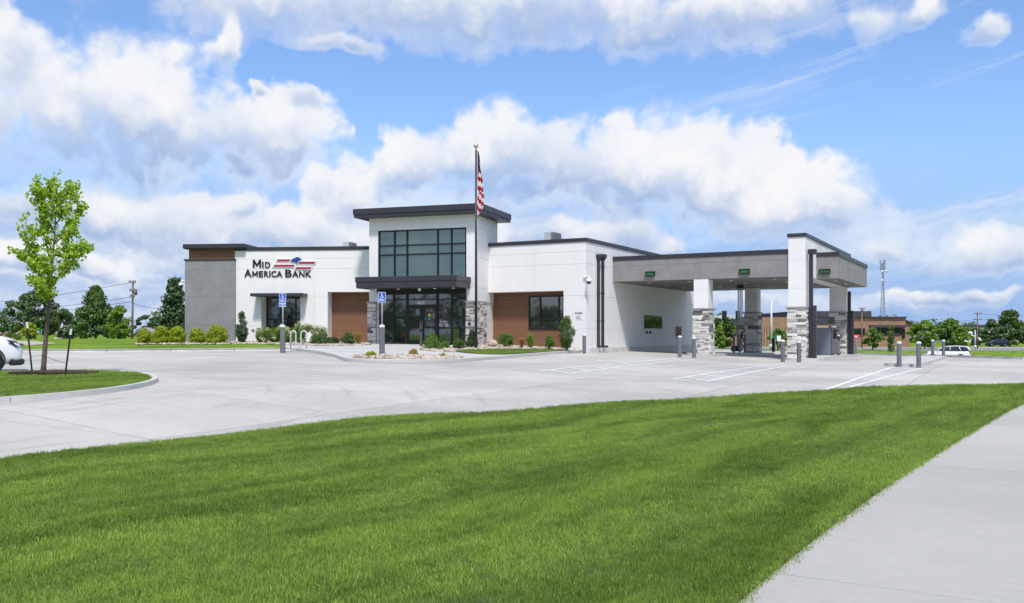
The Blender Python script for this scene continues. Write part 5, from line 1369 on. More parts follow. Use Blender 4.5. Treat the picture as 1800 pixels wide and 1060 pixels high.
tree('tallest dark tree near the right picture edge', 1775, 208, 608, 46, 62, 'leaf_yew', 'tall', 4500, 80, .55, .04, seed=21, group=RT_G)
tree('dark tree cut off by the right picture edge', 1803, 212, 608, 36, 40, 'leaf_dark', 'round', 2600, 46, .55, .05, seed=22, group=RT_G)
tree('far dark tree just right of the wagon trees', 1716, 232, 608, 40, 32, 'leaf_dark', 'round', 2200, 36, .6, .05, seed=23, group=RT_G)

def woods(name, label, xs, ys, hs, m, seed, leafs):
    """a far wood that reads as one mass"""
    global rng
    rng = np.random.default_rng(seed); cs = []; rs = []
    for x, y in zip(xs, ys):
        z = tz(x, y); h = rng.uniform(*hs)
        for _ in range(9):
            cs.append((x + rng.normal() * h * .3, y + rng.normal() * h * .3, z + h * rng.uniform(.15, 1.0))); r_ = h * rng.uniform(.16, .28); rs.append((r_ * 1.3, r_ * 1.3, r_))
    P_, N_ = clump_points(cs, rs, leafs); V, Q = leaf_mesh(P_, 1.1, .4, .7, N_)
    o = link(name, mesh_np(name, V, Q), m); return tag(o, label, 'woods', kind='stuff')
xs = np.linspace(-420, 150, 60); woods('far_woods', 'long dark wood along the left and middle horizon', xs, 330 + 20 * np.sin(xs), (6, 10), 'leaf_dark', 5, 16000)
xs = np.linspace(120, 560, 46); woods('far_woods', 'long dark wood along the right horizon', xs, 420 + 30 * np.sin(xs), (6, 10), 'leaf_dark', 6, 12000)
xs = np.linspace(-330, 90, 64); woods('woods', 'row of trees across the street mirrored in the entrance glass', xs, -70 + 10 * np.sin(xs * .7), (7, 13), 'leaf_dark', 8, 24000)
xs = np.linspace(95, 150, 14); woods('woods', 'unseen trees added beyond the right edge for the green reflection in the teller window', xs, (xs - 12) / .66, (5, 9), 'leaf_yew', 9, 6000)  # off-frame trees added so the teller window mirrors green instead of open sky

# shrubs and flowers of the beds
def shrub(label, px, base_y, w_px, h_px, d, m, shape='round', leaf=.07, n=1500, seed=0, cat='shrub', name='shrub', group=None, flowers=None):
    global rng
    rng = np.random.default_rng(500 + seed); k = d / F; x = (px - 900) * k; H = h_px * k * 1.08; Wd = w_px * k * 1.16; zb = EYE + (HY - base_y) * k
    zg = max(zb, tz(x, d) - .1); o = thing(name, (x, d, zb), label, cat, group)
    cs = []; rs = []; K_ = 60
    for i in range(K_):
        u = rng.uniform(0, 1); an = rng.uniform(0, 6.283)
        if shape == 'round': prof = math.sqrt(max(0, 1 - (u * 1.25 - .35) ** 2))
        elif shape == 'column': prof = min(1, .55 + u * 1.6) * (1 if u < .6 else math.sqrt(max(.02, 1 - ((u - .6) / .42) ** 2)))
        elif shape == 'cone': prof = 1.05 - u * .85
        elif shape == 'box': prof = 1.0
        elif shape == 'spray': prof = .35 + .75 * u
        else: prof = 1
        cr = min(Wd, H) * .19 * rng.uniform(.65, 1.35); rr = max(0, prof * Wd * .5 - cr) * math.sqrt(rng.uniform(.35, 1))
        cs.append((x + rr * math.cos(an), d + rr * math.sin(an), zb + cr * .4 + (H - cr * 1.2) * u)); rs.append((cr, cr, cr * .9))
    P_, N_ = clump_points(cs, rs, int(n * 1.7)); P_[:, 2] = np.maximum(P_[:, 2], zb - .02)
    mb = MB()
    for c in cs[::3]: mb.tube([(x + rng.normal() * .04, d + rng.normal() * .04, zb - .1), ((x + c[0]) / 2, (d + c[1]) / 2, (zb + c[2]) / 2 + .03), c], [.014, .01, .005], 4)
    mb.build('stems', 'bark', o)
    foliage('foliage', m, o, P_, N_ * .7 + np.array([0, 0, .35]), leaf, .45 if shape == 'spray' else .6)
    if flowers:
        fm, fn, fs = flowers
        idx = rng.integers(0, len(cs), fn); fp_ = []
        for i in idx:
            c = np.array(cs[i]); c = c + np.array([rng.normal() * .08, -abs(rng.normal()) * .12, rs[i][2] * .9]); q = rng.normal(size=(26, 3)); q /= np.linalg.norm(q, axis=1)[:, None]; fp_.append(c + q * fs)
        P2 = np.concatenate(fp_); foliage('flower_heads', fm, o, P2, np.tile([[0, -.3, .5]], (len(P2), 1)), fs * .9, .8)['kind'] = 'stuff'
    return o
HG = 'yellow-green hedge shrubs before the grey block'
for i, (px, w, h, lab) in enumerate(((254, 26, 25, 'first yellow-green hedge shrub from the left, beyond the grey block'), (283, 34, 29, 'second yellow-green hedge shrub from the left, at the corner of the grey block'), (312, 30, 29, 'third yellow-green hedge shrub from the left, just at the grey block edge'),
                                  (346, 32, 25, 'low yellow-green hedge shrub before the middle of the grey block'), (381, 40, 32, 'rightmost and tallest yellow-green hedge shrub, nearest the columnar evergreen'))):
    shrub(lab, px, 603.5, w, h, 53.2, 'leaf_lime', 'round', .085, 2600, i, group=HG)
shrub('dark columnar evergreen on the white wall left of the window', 425, 602.5, 22, 52, 54.3, 'leaf_spruce', 'column', .075, 3000, 8)
fl = ('petal', 12, .10)
shrub('pale flowering hydrangea at the left end of the window', 461, 605, 34, 27, 53.5, 'leaf_mid', 'spray', .09, 1500, 9, flowers=fl)
shrub('flowering hydrangea under the left half of the window', 483, 604, 34, 29, 54.0, 'leaf_light', 'spray', .09, 1500, 10, flowers=('petal', 16, .10))
shrub('flowering hydrangea behind the first parking sign', 508, 605, 38, 25, 54.0, 'leaf_light', 'spray', .09, 1500, 11, flowers=('petal', 16, .10))
shrub('tall loose hydrangea behind the bicycle rack', 530, 606, 32, 36, 53.2, 'leaf_mid', 'spray', .09, 1500, 12, flowers=fl)
shrub('pale hydrangea rising behind the low dark yew', 559, 605, 34, 31, 54.2, 'leaf_mid', 'spray', .09, 1300, 13, flowers=('petal', 16, .10))
shrub('wide low dark yew right of the bicycle rack', 563, 607.8, 44, 22, 51.8, 'leaf_yew', 'round', .06, 2800, 14)
shrub('small dark shrub at the foot of the recessed brown panel', 585, 607.5, 24, 15, 52.5, 'leaf_spruce', 'round', .06, 1500, 15)
shrub('dark green shrub before the brown panel left of the tower', 612, 607, 26, 22, 51.8, 'leaf_yew', 'round', .06, 2000, 16)
shrub('golden ornamental shrub beside the left stone pier', 630, 605.5, 15, 20, 52.0, 'leaf_gold', 'spray', .07, 700, 17)
shrub('yellow-green low shrub at the left of the front rock bed', 652, 631, 22, 13, 37.0, 'leaf_lime', 'round', .05, 1500, 18)
shrub('olive low shrub at the back of the front rock bed', 727, 624.5, 17, 11.5, 38.8, 'leaf_gold', 'round', .045, 500, 19)
shrub('tiny yellow-green shrub at the right of the front rock bed', 779.5, 630, 11, 9.5, 37.3, 'leaf_lime', 'cone', .04, 700, 20)
shrub('rounded green shrub before the right entrance door', 760, 614, 38, 30, 46.5, 'leaf_mid', 'cone', .055, 3600, 21)
shrub('small flat green shrub right of the rounded one at the doors', 783, 611.5, 19, 11, 47.5, 'leaf_mid', 'round', .05, 1500, 22)
shrub('low dark green shrub left of the flagpole', 807, 611.5, 24, 15, 47.6, 'leaf_yew', 'round', .05, 1800, 23)
shrub('dark conical shrub right behind the flagpole', 830, 610, 29, 29, 49.6, 'leaf_spruce', 'cone', .06, 2600, 24)
shrub('boxy green shrub before the brown panel of the right wing', 889, 607.5, 28, 21, 50.9, 'leaf_mid', 'box', .06, 2600, 25)
shrub('orange and gold grass-like shrub under the right window', 917, 608.6, 16, 15, 51.0, 'leaf_bronze', 'spray', .07, 420, 26)
shrub('green shrub right of the orange one under the right window', 932.5, 609.5, 19, 21, 50.6, 'leaf_light', 'spray', .06, 1500, 27)
shrub('small upright green shrub under the right end of the window', 966, 610.5, 18, 20, 50.6, 'leaf_mid', 'round', .055, 1700, 28)
shrub('tall oval evergreen at the right edge of the right window', 996, 611.5, 29, 53, 49.9, 'leaf_yew', 'column', .065, 4200, 29)
shrub('small round bush by the path behind the white car', 37, 614, 14, 10, 52, 'leaf_light', 'round', .06, 700, 30)
shrub('pink flowering shrubs far left behind the white car', 22, 603, 34, 17, 84, 'leaf_mid', 'round', .16, 900, 31, flowers=('petal_pink', 12, .16))

# ---- young maple with stakes
def young_tree():
    global rng
    rng = np.random.default_rng(42); r = random.Random(4); d = 25.3; k = d / F
    X = lambda px: (px - 900) * k
    Z = lambda py: EYE + (HY - py) * k
    b = Vector((X(75), d, Z(658)))
    o = thing('young_maple', b, 'young bright green staked maple on the left lawn island', 'tree')
    mb = MB(); st = [(75, 664), (77, 640), (80, 600), (84, 560), (87, 530), (89, 500), (92, 460), (96, 410), (99, 360), (101, 330)]
    mb.tube([(X(a), d, Z(c)) for a, c in st], [.085, .07, .06, .052, .046, .04, .032, .022, .013, .006], 10)
    tips = []
    br = [(87, 532, 62, 470), (88, 515, 112, 470), (88, 510, 45, 430), (89, 500, 128, 440), (90, 490, 30, 400), (90, 480, 150, 435), (91, 470, 40, 360), (92, 455, 140, 395), (93, 445, 58, 345), (94, 430, 132, 368),
          (96, 410, 66, 330), (97, 395, 122, 345), (98, 370, 84, 322), (99, 360, 112, 326), (87, 525, 78, 500), (88, 520, 100, 515), (90, 470, 36, 448), (92, 450, 156, 432)]
    for (a, c, e, f) in br:
        e = 93 + (e - 93) * .66
        dy = r.uniform(-.75, .75); p0 = Vector((X(a), d, Z(c))); p2 = Vector((X(e), d + dy, Z(f))); p1 = p0.lerp(p2, .5) + Vector(((p2.x - p0.x) * .16, 0, -.06)); rad = .02
        mb.tube([tuple(p0), tuple(p1), tuple(p2)], [rad, rad * .7, rad * .25], 6)
        for f_ in np.linspace(.25, 1.05, 9):
            q = (p0.lerp(p1, f_ * 2) if f_ < .5 else p1.lerp(p2, (f_ - .5) * 2)); tips.append((q, .11 + .06 * r.random()))
            if f_ > .35:
                s_ = q + Vector((r.uniform(-.2, .2), r.uniform(-.25, .25), r.uniform(-.08, .28))); mb.tube([tuple(q), tuple(s_)], [rad * .35, .003], 4); tips.append((s_, .12)); tips.append((q.lerp(s_, .5), .1))
    for f_ in np.linspace(0, 1, 14): tips.append((Vector((X(92 + 9 * f_), d, Z(455 - 132 * f_))), .14))
    mb.build('trunk', 'bark', o)
    P_, N_ = clump_points([tuple(t_[0]) for t_ in tips], [(t_[1],) * 3 for t_ in tips], 5600)
    foliage('crown', 'leaf_maple', o, P_, N_ * .35 + np.array([.35, -.1, .35]), .10, .85)
    # mulch ring
    ring = [(b.x + .1 + 1.2 * math.cos(a) * (1 + .12 * math.sin(3 * a)), b.y + .25 + .75 * math.sin(a) * (1 + .1 * math.cos(2 * a))) for a in np.linspace(0, 2 * math.pi, 30, endpoint=False)]
    mr = sheet('mulch_ring', ring, lambda x, y: TZ(x, y) + .145 + .07 * np.clip(1 - np.hypot(x - b.x, (y - b.y)) / 1.2, 0, 1), 'mulch', None, .2, .05); tag(mr, kind='structure')
    for (x0, y0, x1, y1, lab) in ((57, 659, 47, 566, 'left leaning black tree stake with a pale tip beside the maple'), (114, 664, 125, 578, 'right leaning black tree stake with a pale tip beside the maple')):
        dd = d - (.2 if x0 < 80 else .55); k2 = dd / F; f = lambda px, py: Vector(((px - 900) * k2, dd, EYE + (HY - py) * k2))
        s = thing('tree_stake', f(x0, y0), lab, 'stake', 'stakes of the young maple'); a, c = f(x0, y0), f(x1, y1); a2 = a - (c - a).normalized() * .2
        dv = (c - a).normalized(); nn = dv.cross(Vector((0, 1, 0))).normalized(); q = MB()
        q.tube([tuple(a2), tuple(a.lerp(c, .9))], .026, 4, smooth=False); q.build('shaft', 'plain_black', s)
        q = MB(); q.tube([tuple(a.lerp(c, .88)), tuple(c)], .032, 4, smooth=False); q.build('tip', 'plain_white', s)
        q = MB(); w0 = a.lerp(c, .35 if x0 < 80 else .28); w1 = Vector((X(78.5), d - .08, Z(624))); q.tube([tuple(w0), tuple(w0.lerp(w1, .5) + Vector((0, 0, -.015))), tuple(w1)], .006, 5); q.build('guy_wire', 'plain_black', s)
young_tree()

# ---- river rock beds (too many to count)
def rocks(name, label, polys, n, smin, smax, zf, seed):
    global rng
    rng = np.random.default_rng(seed); bm = bmesh.new(); bmesh.ops.create_icosphere(bm, subdivisions=1, radius=1.0)
    base = np.array([v.co[:] for v in bm.verts]); tri = np.array([[v.index for v in f.verts] for f in bm.faces]); bm.free()
    pts = []
    for poly in polys:
        xs = [p[0] for p in poly]; ys = [p[1] for p in poly]; m_ = int(n / len(polys)); c = 0
        while c < m_:
            x = rng.uniform(min(xs), max(xs), 400); y = rng.uniform(min(ys), max(ys), 400); ok = inside(poly, x, y); q = np.c_[x[ok], y[ok]]; pts.append(q); c += len(q)
    p = np.concatenate(pts); m_ = len(p); s = rng.uniform(smin, smax, m_)[:, None] * np.array([1.15, .9, .6]) * rng.uniform(.75, 1.25, (m_, 3)); an = rng.uniform(0, 6.28, m_)
    z = zf(p[:, 0], p[:, 1]) + s[:, 2] * .35
    jit = rng.uniform(.8, 1.15, (m_, len(base), 1)); V = base[None] * jit * s[:, None, :]
    x = V[..., 0] * np.cos(an)[:, None] - V[..., 1] * np.sin(an)[:, None]; y = V[..., 0] * np.sin(an)[:, None] + V[..., 1] * np.cos(an)[:, None]
    V = np.stack([x + p[:, 0:1], y + p[:, 1:2], V[..., 2] + z[:, None]], -1).reshape(-1, 3)
    T = (tri[None] + (np.arange(m_) * len(base))[:, None, None]).reshape(-1, 3)
    o = link(name, mesh_np(name, V, T), 'rock'); return tag(o, label, 'rocks', kind='stuff')
B1 = smooth_line(px2([(612, 36.6), (640, 35.9), (700, 35.6), (760, 36.0), (803, 37.3), (815, 38.2), (770, 39.2), (700, 39.0), (640, 38.0)]), True, 1)
rocks('river_rocks', 'tan and white river rocks in the front bed at the entrance kerb', [B1], 1300, .05, .13, PZ, 3)
B2 = px2([(738, 45.8), (770, 43.6), (800, 44.0), (800, 46.4), (845, 48.0), (900, 49.4), (960, 51.0), (1000, 51.0), (1024, 52.0), (1000, 53.2), (930, 53.5), (870, 54.5), (838, 53.0), (820, 51.6), (780, 49.5), (745, 48.5)])
rocks('river_rocks', 'pale river rocks along the flagpole and the right wing', [B2], 2400, .05, .12, PZ, 4)
B3 = px2([(240, 52.2), (300, 51.8), (390, 52.0), (440, 52.6), (540, 50.8), (560, 49.3), (600, 50.0), (650, 51.8), (648, 56), (570, 57), (430, 57.5), (400, 57.2), (320, 57), (240, 54.5)])
rocks('river_rocks', 'pale river rocks along the left wing and the grey block', [B3], 2400, .05, .12, lambda x, y: np.maximum(TZ(x, y) + .14, PZ(x, y)), 5)
def boulder(label, px, py, d, w, h, seed):
    r = random.Random(seed); bm = bmesh.new(); bmesh.ops.create_icosphere(bm, subdivisions=3, radius=1.0); k = d / F
    from mathutils import noise as nz_
    for v in bm.verts: v.co *= 1 + .32 * nz_.noise(v.co * 1.3 + Vector((seed, 0, 0))) + .1 * nz_.noise(v.co * 4)
    for v in bm.verts: v.co = Vector((v.co.x * w * k / 2, v.co.y * w * k / 2, v.co.z * h * k / 2 + h * k * .3))
    me = bpy.data.meshes.new('boulder'); bm.to_mesh(me); bm.free(); o = link('boulder', me, 'boulder'); o.location = P(px, d, py); tag(o, label, 'boulder')
boulder('tan boulder at the foot of the right stone pier', 865.5, 607.5, 51.0, 19, 13, 3)
boulder('flat pale boulder at the left end of the hedge bed', 246, 606, 51.5, 14, 4, 8)

# ------------------------------------------------------------------ far things
def far_brick():
    d = 196.0; k = d / F; X = lambda p: (p - 900) * k; Z = lambda y: EYE + (HY - y) * k
    o = thing('brick_building', (X(1480), d, Z(611)), 'low brown brick building with dark roof bands across the street', 'building')
    def bx(nm, m, p0, p1, y0, y1, t0, t1, par=None): mb = MB(); mb.box(X(p0), X(p1), d + t0, d + t1, Z(y1), Z(y0)); return mb.build(nm, m, par or o)
    wl = bx('wall', 'brick_far', 1340, 1592, 557.5, 616, 0, 30)
    bx('wall', 'brick_far', 1225, 1340.5, 567, 616, 2, 26)
    bx('dark_parapet', 'slate_far', 1225, 1400, 557, 572, 1, 27); bx('dark_parapet', 'slate_far', 1395, 1530, 547, 557.5, -.6, 30.2); bx('dark_band', 'slate_far', 1395, 1492, 557.5, 571, -.5, 1)
    bx('tan_band', 'tan_far', 1395, 1492, 571, 577, -.4, 1); bx('roof_edge', 'slate_far', 1529, 1593, 556.6, 558.6, -.5, 30)
    bx('canopy_band', 'slate_far', 1528, 1590, 571.5, 575.5, -1.2, .5)
    for p0, p1 in ((1498, 1520), (1531, 1546), (1549, 1566), (1570, 1583)):
        w_ = bx('window', 'slate_far', p0, p1, 577, 589, -.25, .5); bx('pane', 'glass', p0 + .8, p1 - .8, 578, 588, -.32, -.2, w_)
    bx('door', 'plain_black', 1585, 1590, 579, 594, -.3, .4); bx('door', 'plain_black', 1381, 1388, 588, 606, 1.6, 2.4)
    for i in range(9): bx('pilaster', 'tan_far', 1344 + i * 4.6, 1345.4 + i * 4.6, 573, 609, -.3, .2)
    # sloping roof wing at the right end
    mb = MB(); y0, y1 = d + 2, d + 28
    q = [(X(1592), Z(559)), (X(1607), Z(568)), (X(1607), Z(616)), (X(1592), Z(616))]
    mb.prism(q, lambda a, b, t: Vector((a, t, b)), y0, y1); mb.build('sloped_wing', 'brick_far', o)
    mb = MB(); mb.prism([(X(1591), Z(557.5)), (X(1609), Z(568.2)), (X(1609), Z(569.6)), (X(1591), Z(559.4))], lambda a, b, t: Vector((a, t, b)), y0 - .6, y1 + .5); mb.build('roof', 'slate_far', o)
    for p, h_ in ((1590, 554), (1440, 544)): mb = MB(); mb.tube([(X(p), d + 8, Z(560)), (X(p), d + 8, Z(h_))], .2, 8); mb.build('roof_vent', 'galvanised', o)
far_brick()
def far_store():
    d = 330.0; k = d / F; X = lambda p: (p - 900) * k; Z = lambda y: EYE + (HY - y) * k
    o = thing('store_building', (X(1720), d, Z(603)), 'pale flat-roofed store far behind the right trees', 'building')
    mb = MB(); mb.box(X(1660), X(1850), d, d + 40, Z(606), Z(575)); mb.build('wall', 'plain_white', o)
    mb = MB(); mb.box(X(1658), X(1852), d - 1, d + 41, Z(575), Z(571)); mb.build('roof_band', 'slate_far', o)
far_store()
def house():
    d = 205.0; k = d / F; X = lambda p: (p - 900) * k; Z = lambda y: EYE + (HY - y) * k
    o = thing('house', (X(252), d, Z(597)), 'grey-roofed house half hidden behind the hedge and utility pole', 'house')
    mb = MB(); mb.box(X(238), X(272), d, d + 9, Z(600), Z(588)); mb.build('wall', 'tan_far', o)
    mb = MB(); mb.prism([(X(234), Z(588.5)), (X(255), Z(577)), (X(276), Z(588.5)), (X(276), Z(587)), (X(255), Z(575.5)), (X(234), Z(587))], lambda a, b, t: Vector((a, t, b)), d - .6, d + 9.6); mb.build('roof', 'roof_far', o)
    mb = MB(); mb.prism([(X(238), Z(588)), (X(255), Z(578)), (X(272), Z(588))], lambda a, b, t: Vector((a, t, b)), d + .02, d + .3); mb.build('gable', 'tan_far', o)
house()

def utility_pole(label, px, d, base, top, arms, lean=0.0, transformer=None, wires=()):
    k = d / F; X = lambda p: (p - 900) * k; Z = lambda y: EYE + (HY - y) * k
    o = thing('utility_pole', (X(px), d, Z(base)), label, 'utility pole', 'wooden utility poles')
    r = max(.14, .9 * k); mb = MB(); mb.tube([(X(px), d, Z(base) - .5), (X(px + lean), d, Z(top))], [r, r * .65], 10); pl = mb.build('pole', 'wood_pole', o)
    for y, w in arms:
        mb = MB(); mb.box(X(px + lean) - w * k, X(px + lean) + w * k, d - r - .12, d - r, Z(y) - .07, Z(y) + .07); ar = mb.build('crossarm', 'wood_pole', o)
        for f in (-.9, -.45, .45, .9): mb = MB(); mb.lathe((X(px + lean) + f * w * k, d - r - .06, Z(y) + .06), [(.03, 0), (.05, .06), (.06, .14), (.02, .2)], 8); mb.build('insulator', 'bollard_grey', ar)
    if transformer: mb = MB(); mb.lathe((X(px + lean) + r + .2, d - .1, Z(transformer) - .5), [(0, 0), (.17, 0), (.18, .35), (.17, .65), (0, .7)], 14); mb.build('transformer', 'bollard_grey', o)
    for (y0, p1, d1, y1, sag) in wires:
        a = Vector((X(px + lean), d - r, Z(y0))); b = P(p1, d1, y1); mb = MB(); mb.tube([tuple(a.lerp(b, q / 14) - Vector((0, 0, sag * 4 * (q / 14) * (1 - q / 14)))) for q in range(15)], .022, 4, caps=False); mb.build('wire', 'plain_black', o)
    return o, X, Z
o, X, Z = utility_pole('wooden utility pole on the left behind the hedge shrubs', 232, 104, 598, 493, [(496.5, 6), (511, 5), (522, 4)], 2.0, 511, [(496, -300, 100, 540, 1.0), (522, -300, 100, 553, .8), (530, -300, 100, 560, .8), (533, 330, 107, 534, .6)])
mb = MB(); mb.tube([(X(233), 104, Z(558)), (X(226), 103.8, Z(557)), (X(219), 103.6, Z(558.6))], .05, 6); mb.build('lamp_arm', 'galvanised', o); mb = MB(); mb.box(X(213), X(220), 103.4, 103.8, Z(559.8), Z(558.2)); mb.build('lamp_head', 'plain_white', o)
utility_pole('wooden utility pole just right of the canopy end', 1515, 170, 612, 541, [(542.5, 5), (546, 3)], 0)
utility_pole('wooden utility pole at the far right before dark trees', 1718, 178, 609, 549, [(551.5, 6.5), (561.5, 7.5)], 0, None, [(552, 2300, 190, 556, .8), (561.5, 2300, 190, 567, .8), (561.5, 1515, 170, 556, .8)])

def cell_tower():
    d = 420.0; k = d / F; X = lambda p: (p - 900) * k; Z = lambda y: EYE + (HY - y) * k
    o = thing('radio_mast', (X(1552.5), d, Z(600)), 'blue-grey lattice radio mast rising behind the brick building', 'radio mast'); x = X(1552.3); z0 = Z(605); z1 = Z(462)
    W0, W1 = 3.4, .75; N = 20; H = z1 - z0
    def corner(z, c):
        w = W0 + (W1 - W0) * min(1, (z - z0) / (H * .72)); an = 2 * math.pi * c / 3 + .4; return Vector((x + w * .62 * math.cos(an), d + w * .62 * math.sin(an), z))
    for c in range(3): mb = MB(); mb.tube([tuple(corner(z0 + H * i / N, c)) for i in range(N + 1)], .13, 6); mb.build('leg', 'tower_steel', o)
    for i in range(N):
        mb = MB(); a, b = z0 + H * i / N, z0 + H * (i + 1) / N
        for c in range(3): mb.tube([tuple(corner(a, c)), tuple(corner(b, (c + 1) % 3))], .07, 4); mb.tube([tuple(corner(b, c)), tuple(corner(b, (c + 1) % 3))], .06, 4)
        mb.build('lattice_bay', 'tower_steel', o)
    for y, w in ((459.5, 1.3), (466, 1.0), (472, 1.2)):
        for an in range(3):
            a_ = R(20 + an * 120); mb = MB(); cx, cy = x + math.cos(a_) * w, d + math.sin(a_) * w; mb.box(cx - .22, cx + .22, cy - .15, cy + .15, Z(y) - .9, Z(y) + .9); mb.tube([(x, d, Z(y)), (cx, cy, Z(y))], .06, 5); mb.build('antenna', 'tower_steel', o)
    for p, y in ((1549.5, 477), (1555.5, 476.5), (1549, 493), (1556, 513)): mb = MB(); mb.lathe((X(p), d - 1, Z(y)), [(0, 0), (.5, -.12), (.55, -.2), (0, -.22)], 12, axis=(0, 1, 0)); mb.build('dish', 'plain_white', o)
cell_tower()

def light_pole(label, px, d, base, top, r0, m, arm=None, group='street light poles'):
    k = d / F; X = (px - 900) * k; Z = lambda y: EYE + (HY - y) * k
    o = thing('light_pole', (X, d, Z(base)), label, 'light pole', group); mb = MB(); mb.tube([(X, d, Z(base) - .3), (X, d, Z(top))], [r0, r0 * .55], 10); mb.build('pole', m, o)
    if arm:
        for sg_ in arm: mb = MB(); mb.box(X + sg_ * .1 - .05, X + sg_ * 1.1 + .05, d - .2, d + .2, Z(top) - .05, Z(top) + .1); mb.build('lamp_head', m, o)
    mb = MB(); mb.lathe((X, d, Z(base)), [(r0 * 1.8, 0), (r0 * 1.8, .25), (r0, .3)], 10); mb.build('base', m, o)
light_pole('pale tapered street pole seen between pier and pylon', 1356, 92, 610, 524, .14, 'light_metal')
light_pole('car park lamp with two heads above the right trees, left one', 1692, 300, 600, 567.5, .14, 'bollard_grey', (-1, 1))
light_pole('car park lamp with two heads right of the utility pole', 1738.5, 300, 600, 561, .14, 'bollard_grey', (-1, 1))
light_pole('short white post left of the right utility pole', 1714, 172, 610, 580, .16, 'light_metal')
light_pole('thin tall lamp above the wide bright tree', 1667, 260, 600, 551, .07, 'bollard_grey')

def traffic_signal():
    d = 118.0; k = d / F; X = lambda p: (p - 900) * k; Z = lambda y: EYE + (HY - y) * k
    o = thing('traffic_signal', (X(1238), d, Z(610)), 'white mast arm with dark traffic signals seen under the canopy', 'traffic signal')
    mb = MB(); mb.tube([(X(1236), d, Z(612)), (X(1236), d, Z(545))], [.17, .13], 10); mb.build('mast', 'light_metal', o)
    mb = MB(); mb.tube([(X(1236), d, Z(558)), (X(1301), d, Z(556.5))], [.13, .07], 8); mb.build('arm', 'light_metal', o)
    for p in (1273, 1297):
        mb = MB(); mb.box(X(p) - .2, X(p) + .2, d - .35, d - .1, Z(556) - .45, Z(556) + .62); h = mb.build('signal_head', 'plain_black', o); mb = MB(); mb.box(X(p) - .32, X(p) + .32, d - .1, d - .06, Z(556) - .55, Z(556) + .72); mb.build('backplate', 'slate_far', h)
    for p in (1266, 1284, 1290): mb = MB(); mb.box(X(p) - .18, X(p) + .18, d - .14, d - .1, Z(557) - .22, Z(557) + .25); mb.build('bracket', 'light_metal', o)
traffic_signal()
def small_sign(label, px, d, base, top, m, w, h, name='street_sign', cat='sign'):
    k = d / F; X = (px - 900) * k; Z = lambda y: EYE + (HY - y) * k; o = thing(name, (X, d, Z(base)), label, cat)
    mb = MB(); mb.tube([(X, d, Z(base) - .2), (X, d, Z(top))], .035, 6); mb.build('post', 'galvanised', o); mb = MB(); mb.box(X - w / 2, X + w / 2, d - .06, d - .04, Z(top) - h, Z(top)); mb.build('sign_plate', m, o)
small_sign('round-topped pale sign on a thin post left of the pylon', 1369, 82, 615, 590, 'plain_white', .36, .5)
small_sign('green street name sign near the pale light pole', 1362.5, 95, 612, 591, 'sign_green', 1.1, .26)
small_sign('small green street sign behind the left lawn', 72.5, 92, 598, 578, 'sign_green', .5, .2)
def utility_box(label, px, d, base, w, h, m='plain_white'):
    q = P(px, d, base); o = thing('utility_box', q, label, 'utility box'); mb = MB(); mb.box(q.x - w / 2, q.x + w / 2, d - .4, d + .4, q.z - .2, q.z + h); mb.build('cabinet', m, o, .03)
    mb = MB(); mb.box(q.x - w / 2 - .03, q.x + w / 2 + .03, d - .43, d + .43, q.z + h, q.z + h + .05); mb.build('lid', m, o)
utility_box('small white utility box on the lawn left of the pointed tree', 102, 98, 599.5, .5, .3)

# ------------------------------------------------------------------ grass
def tuft(name, blades, h, spread, seed, wid=.0035, lean=.35):
    r = np.random.default_rng(seed); V = []; T = []
    for i in range(blades):
        a = r.uniform(0, 6.28); rr = spread * math.sqrt(r.uniform()); x, y = rr * math.cos(a), rr * math.sin(a); hh = h * r.uniform(.55, 1.15); b = r.uniform(0, 6.28); ln = hh * lean * r.uniform(.2, 1.5)
        dx_, dy_ = math.cos(b), math.sin(b); px_, py_ = -dy_ * wid * r.uniform(.7, 1.3), dx_ * wid * r.uniform(.7, 1.3); o = len(V)
        V += [(x - px_, y - py_, -.01), (x + px_, y + py_, -.01), (x + px_ * .8 + dx_ * ln * .35, y + py_ * .8 + dy_ * ln * .35, hh * .6), (x - px_ * .8 + dx_ * ln * .35, y - py_ * .8 + dy_ * ln * .35, hh * .6), (x + dx_ * ln, y + dy_ * ln, hh)]
        T += [(o, o + 1, o + 2), (o, o + 2, o + 3), (o + 3, o + 2, o + 4)]
    me = mesh_np(name, np.array(V), np.array(T)); me.materials.append(M['grass_blade']); return me
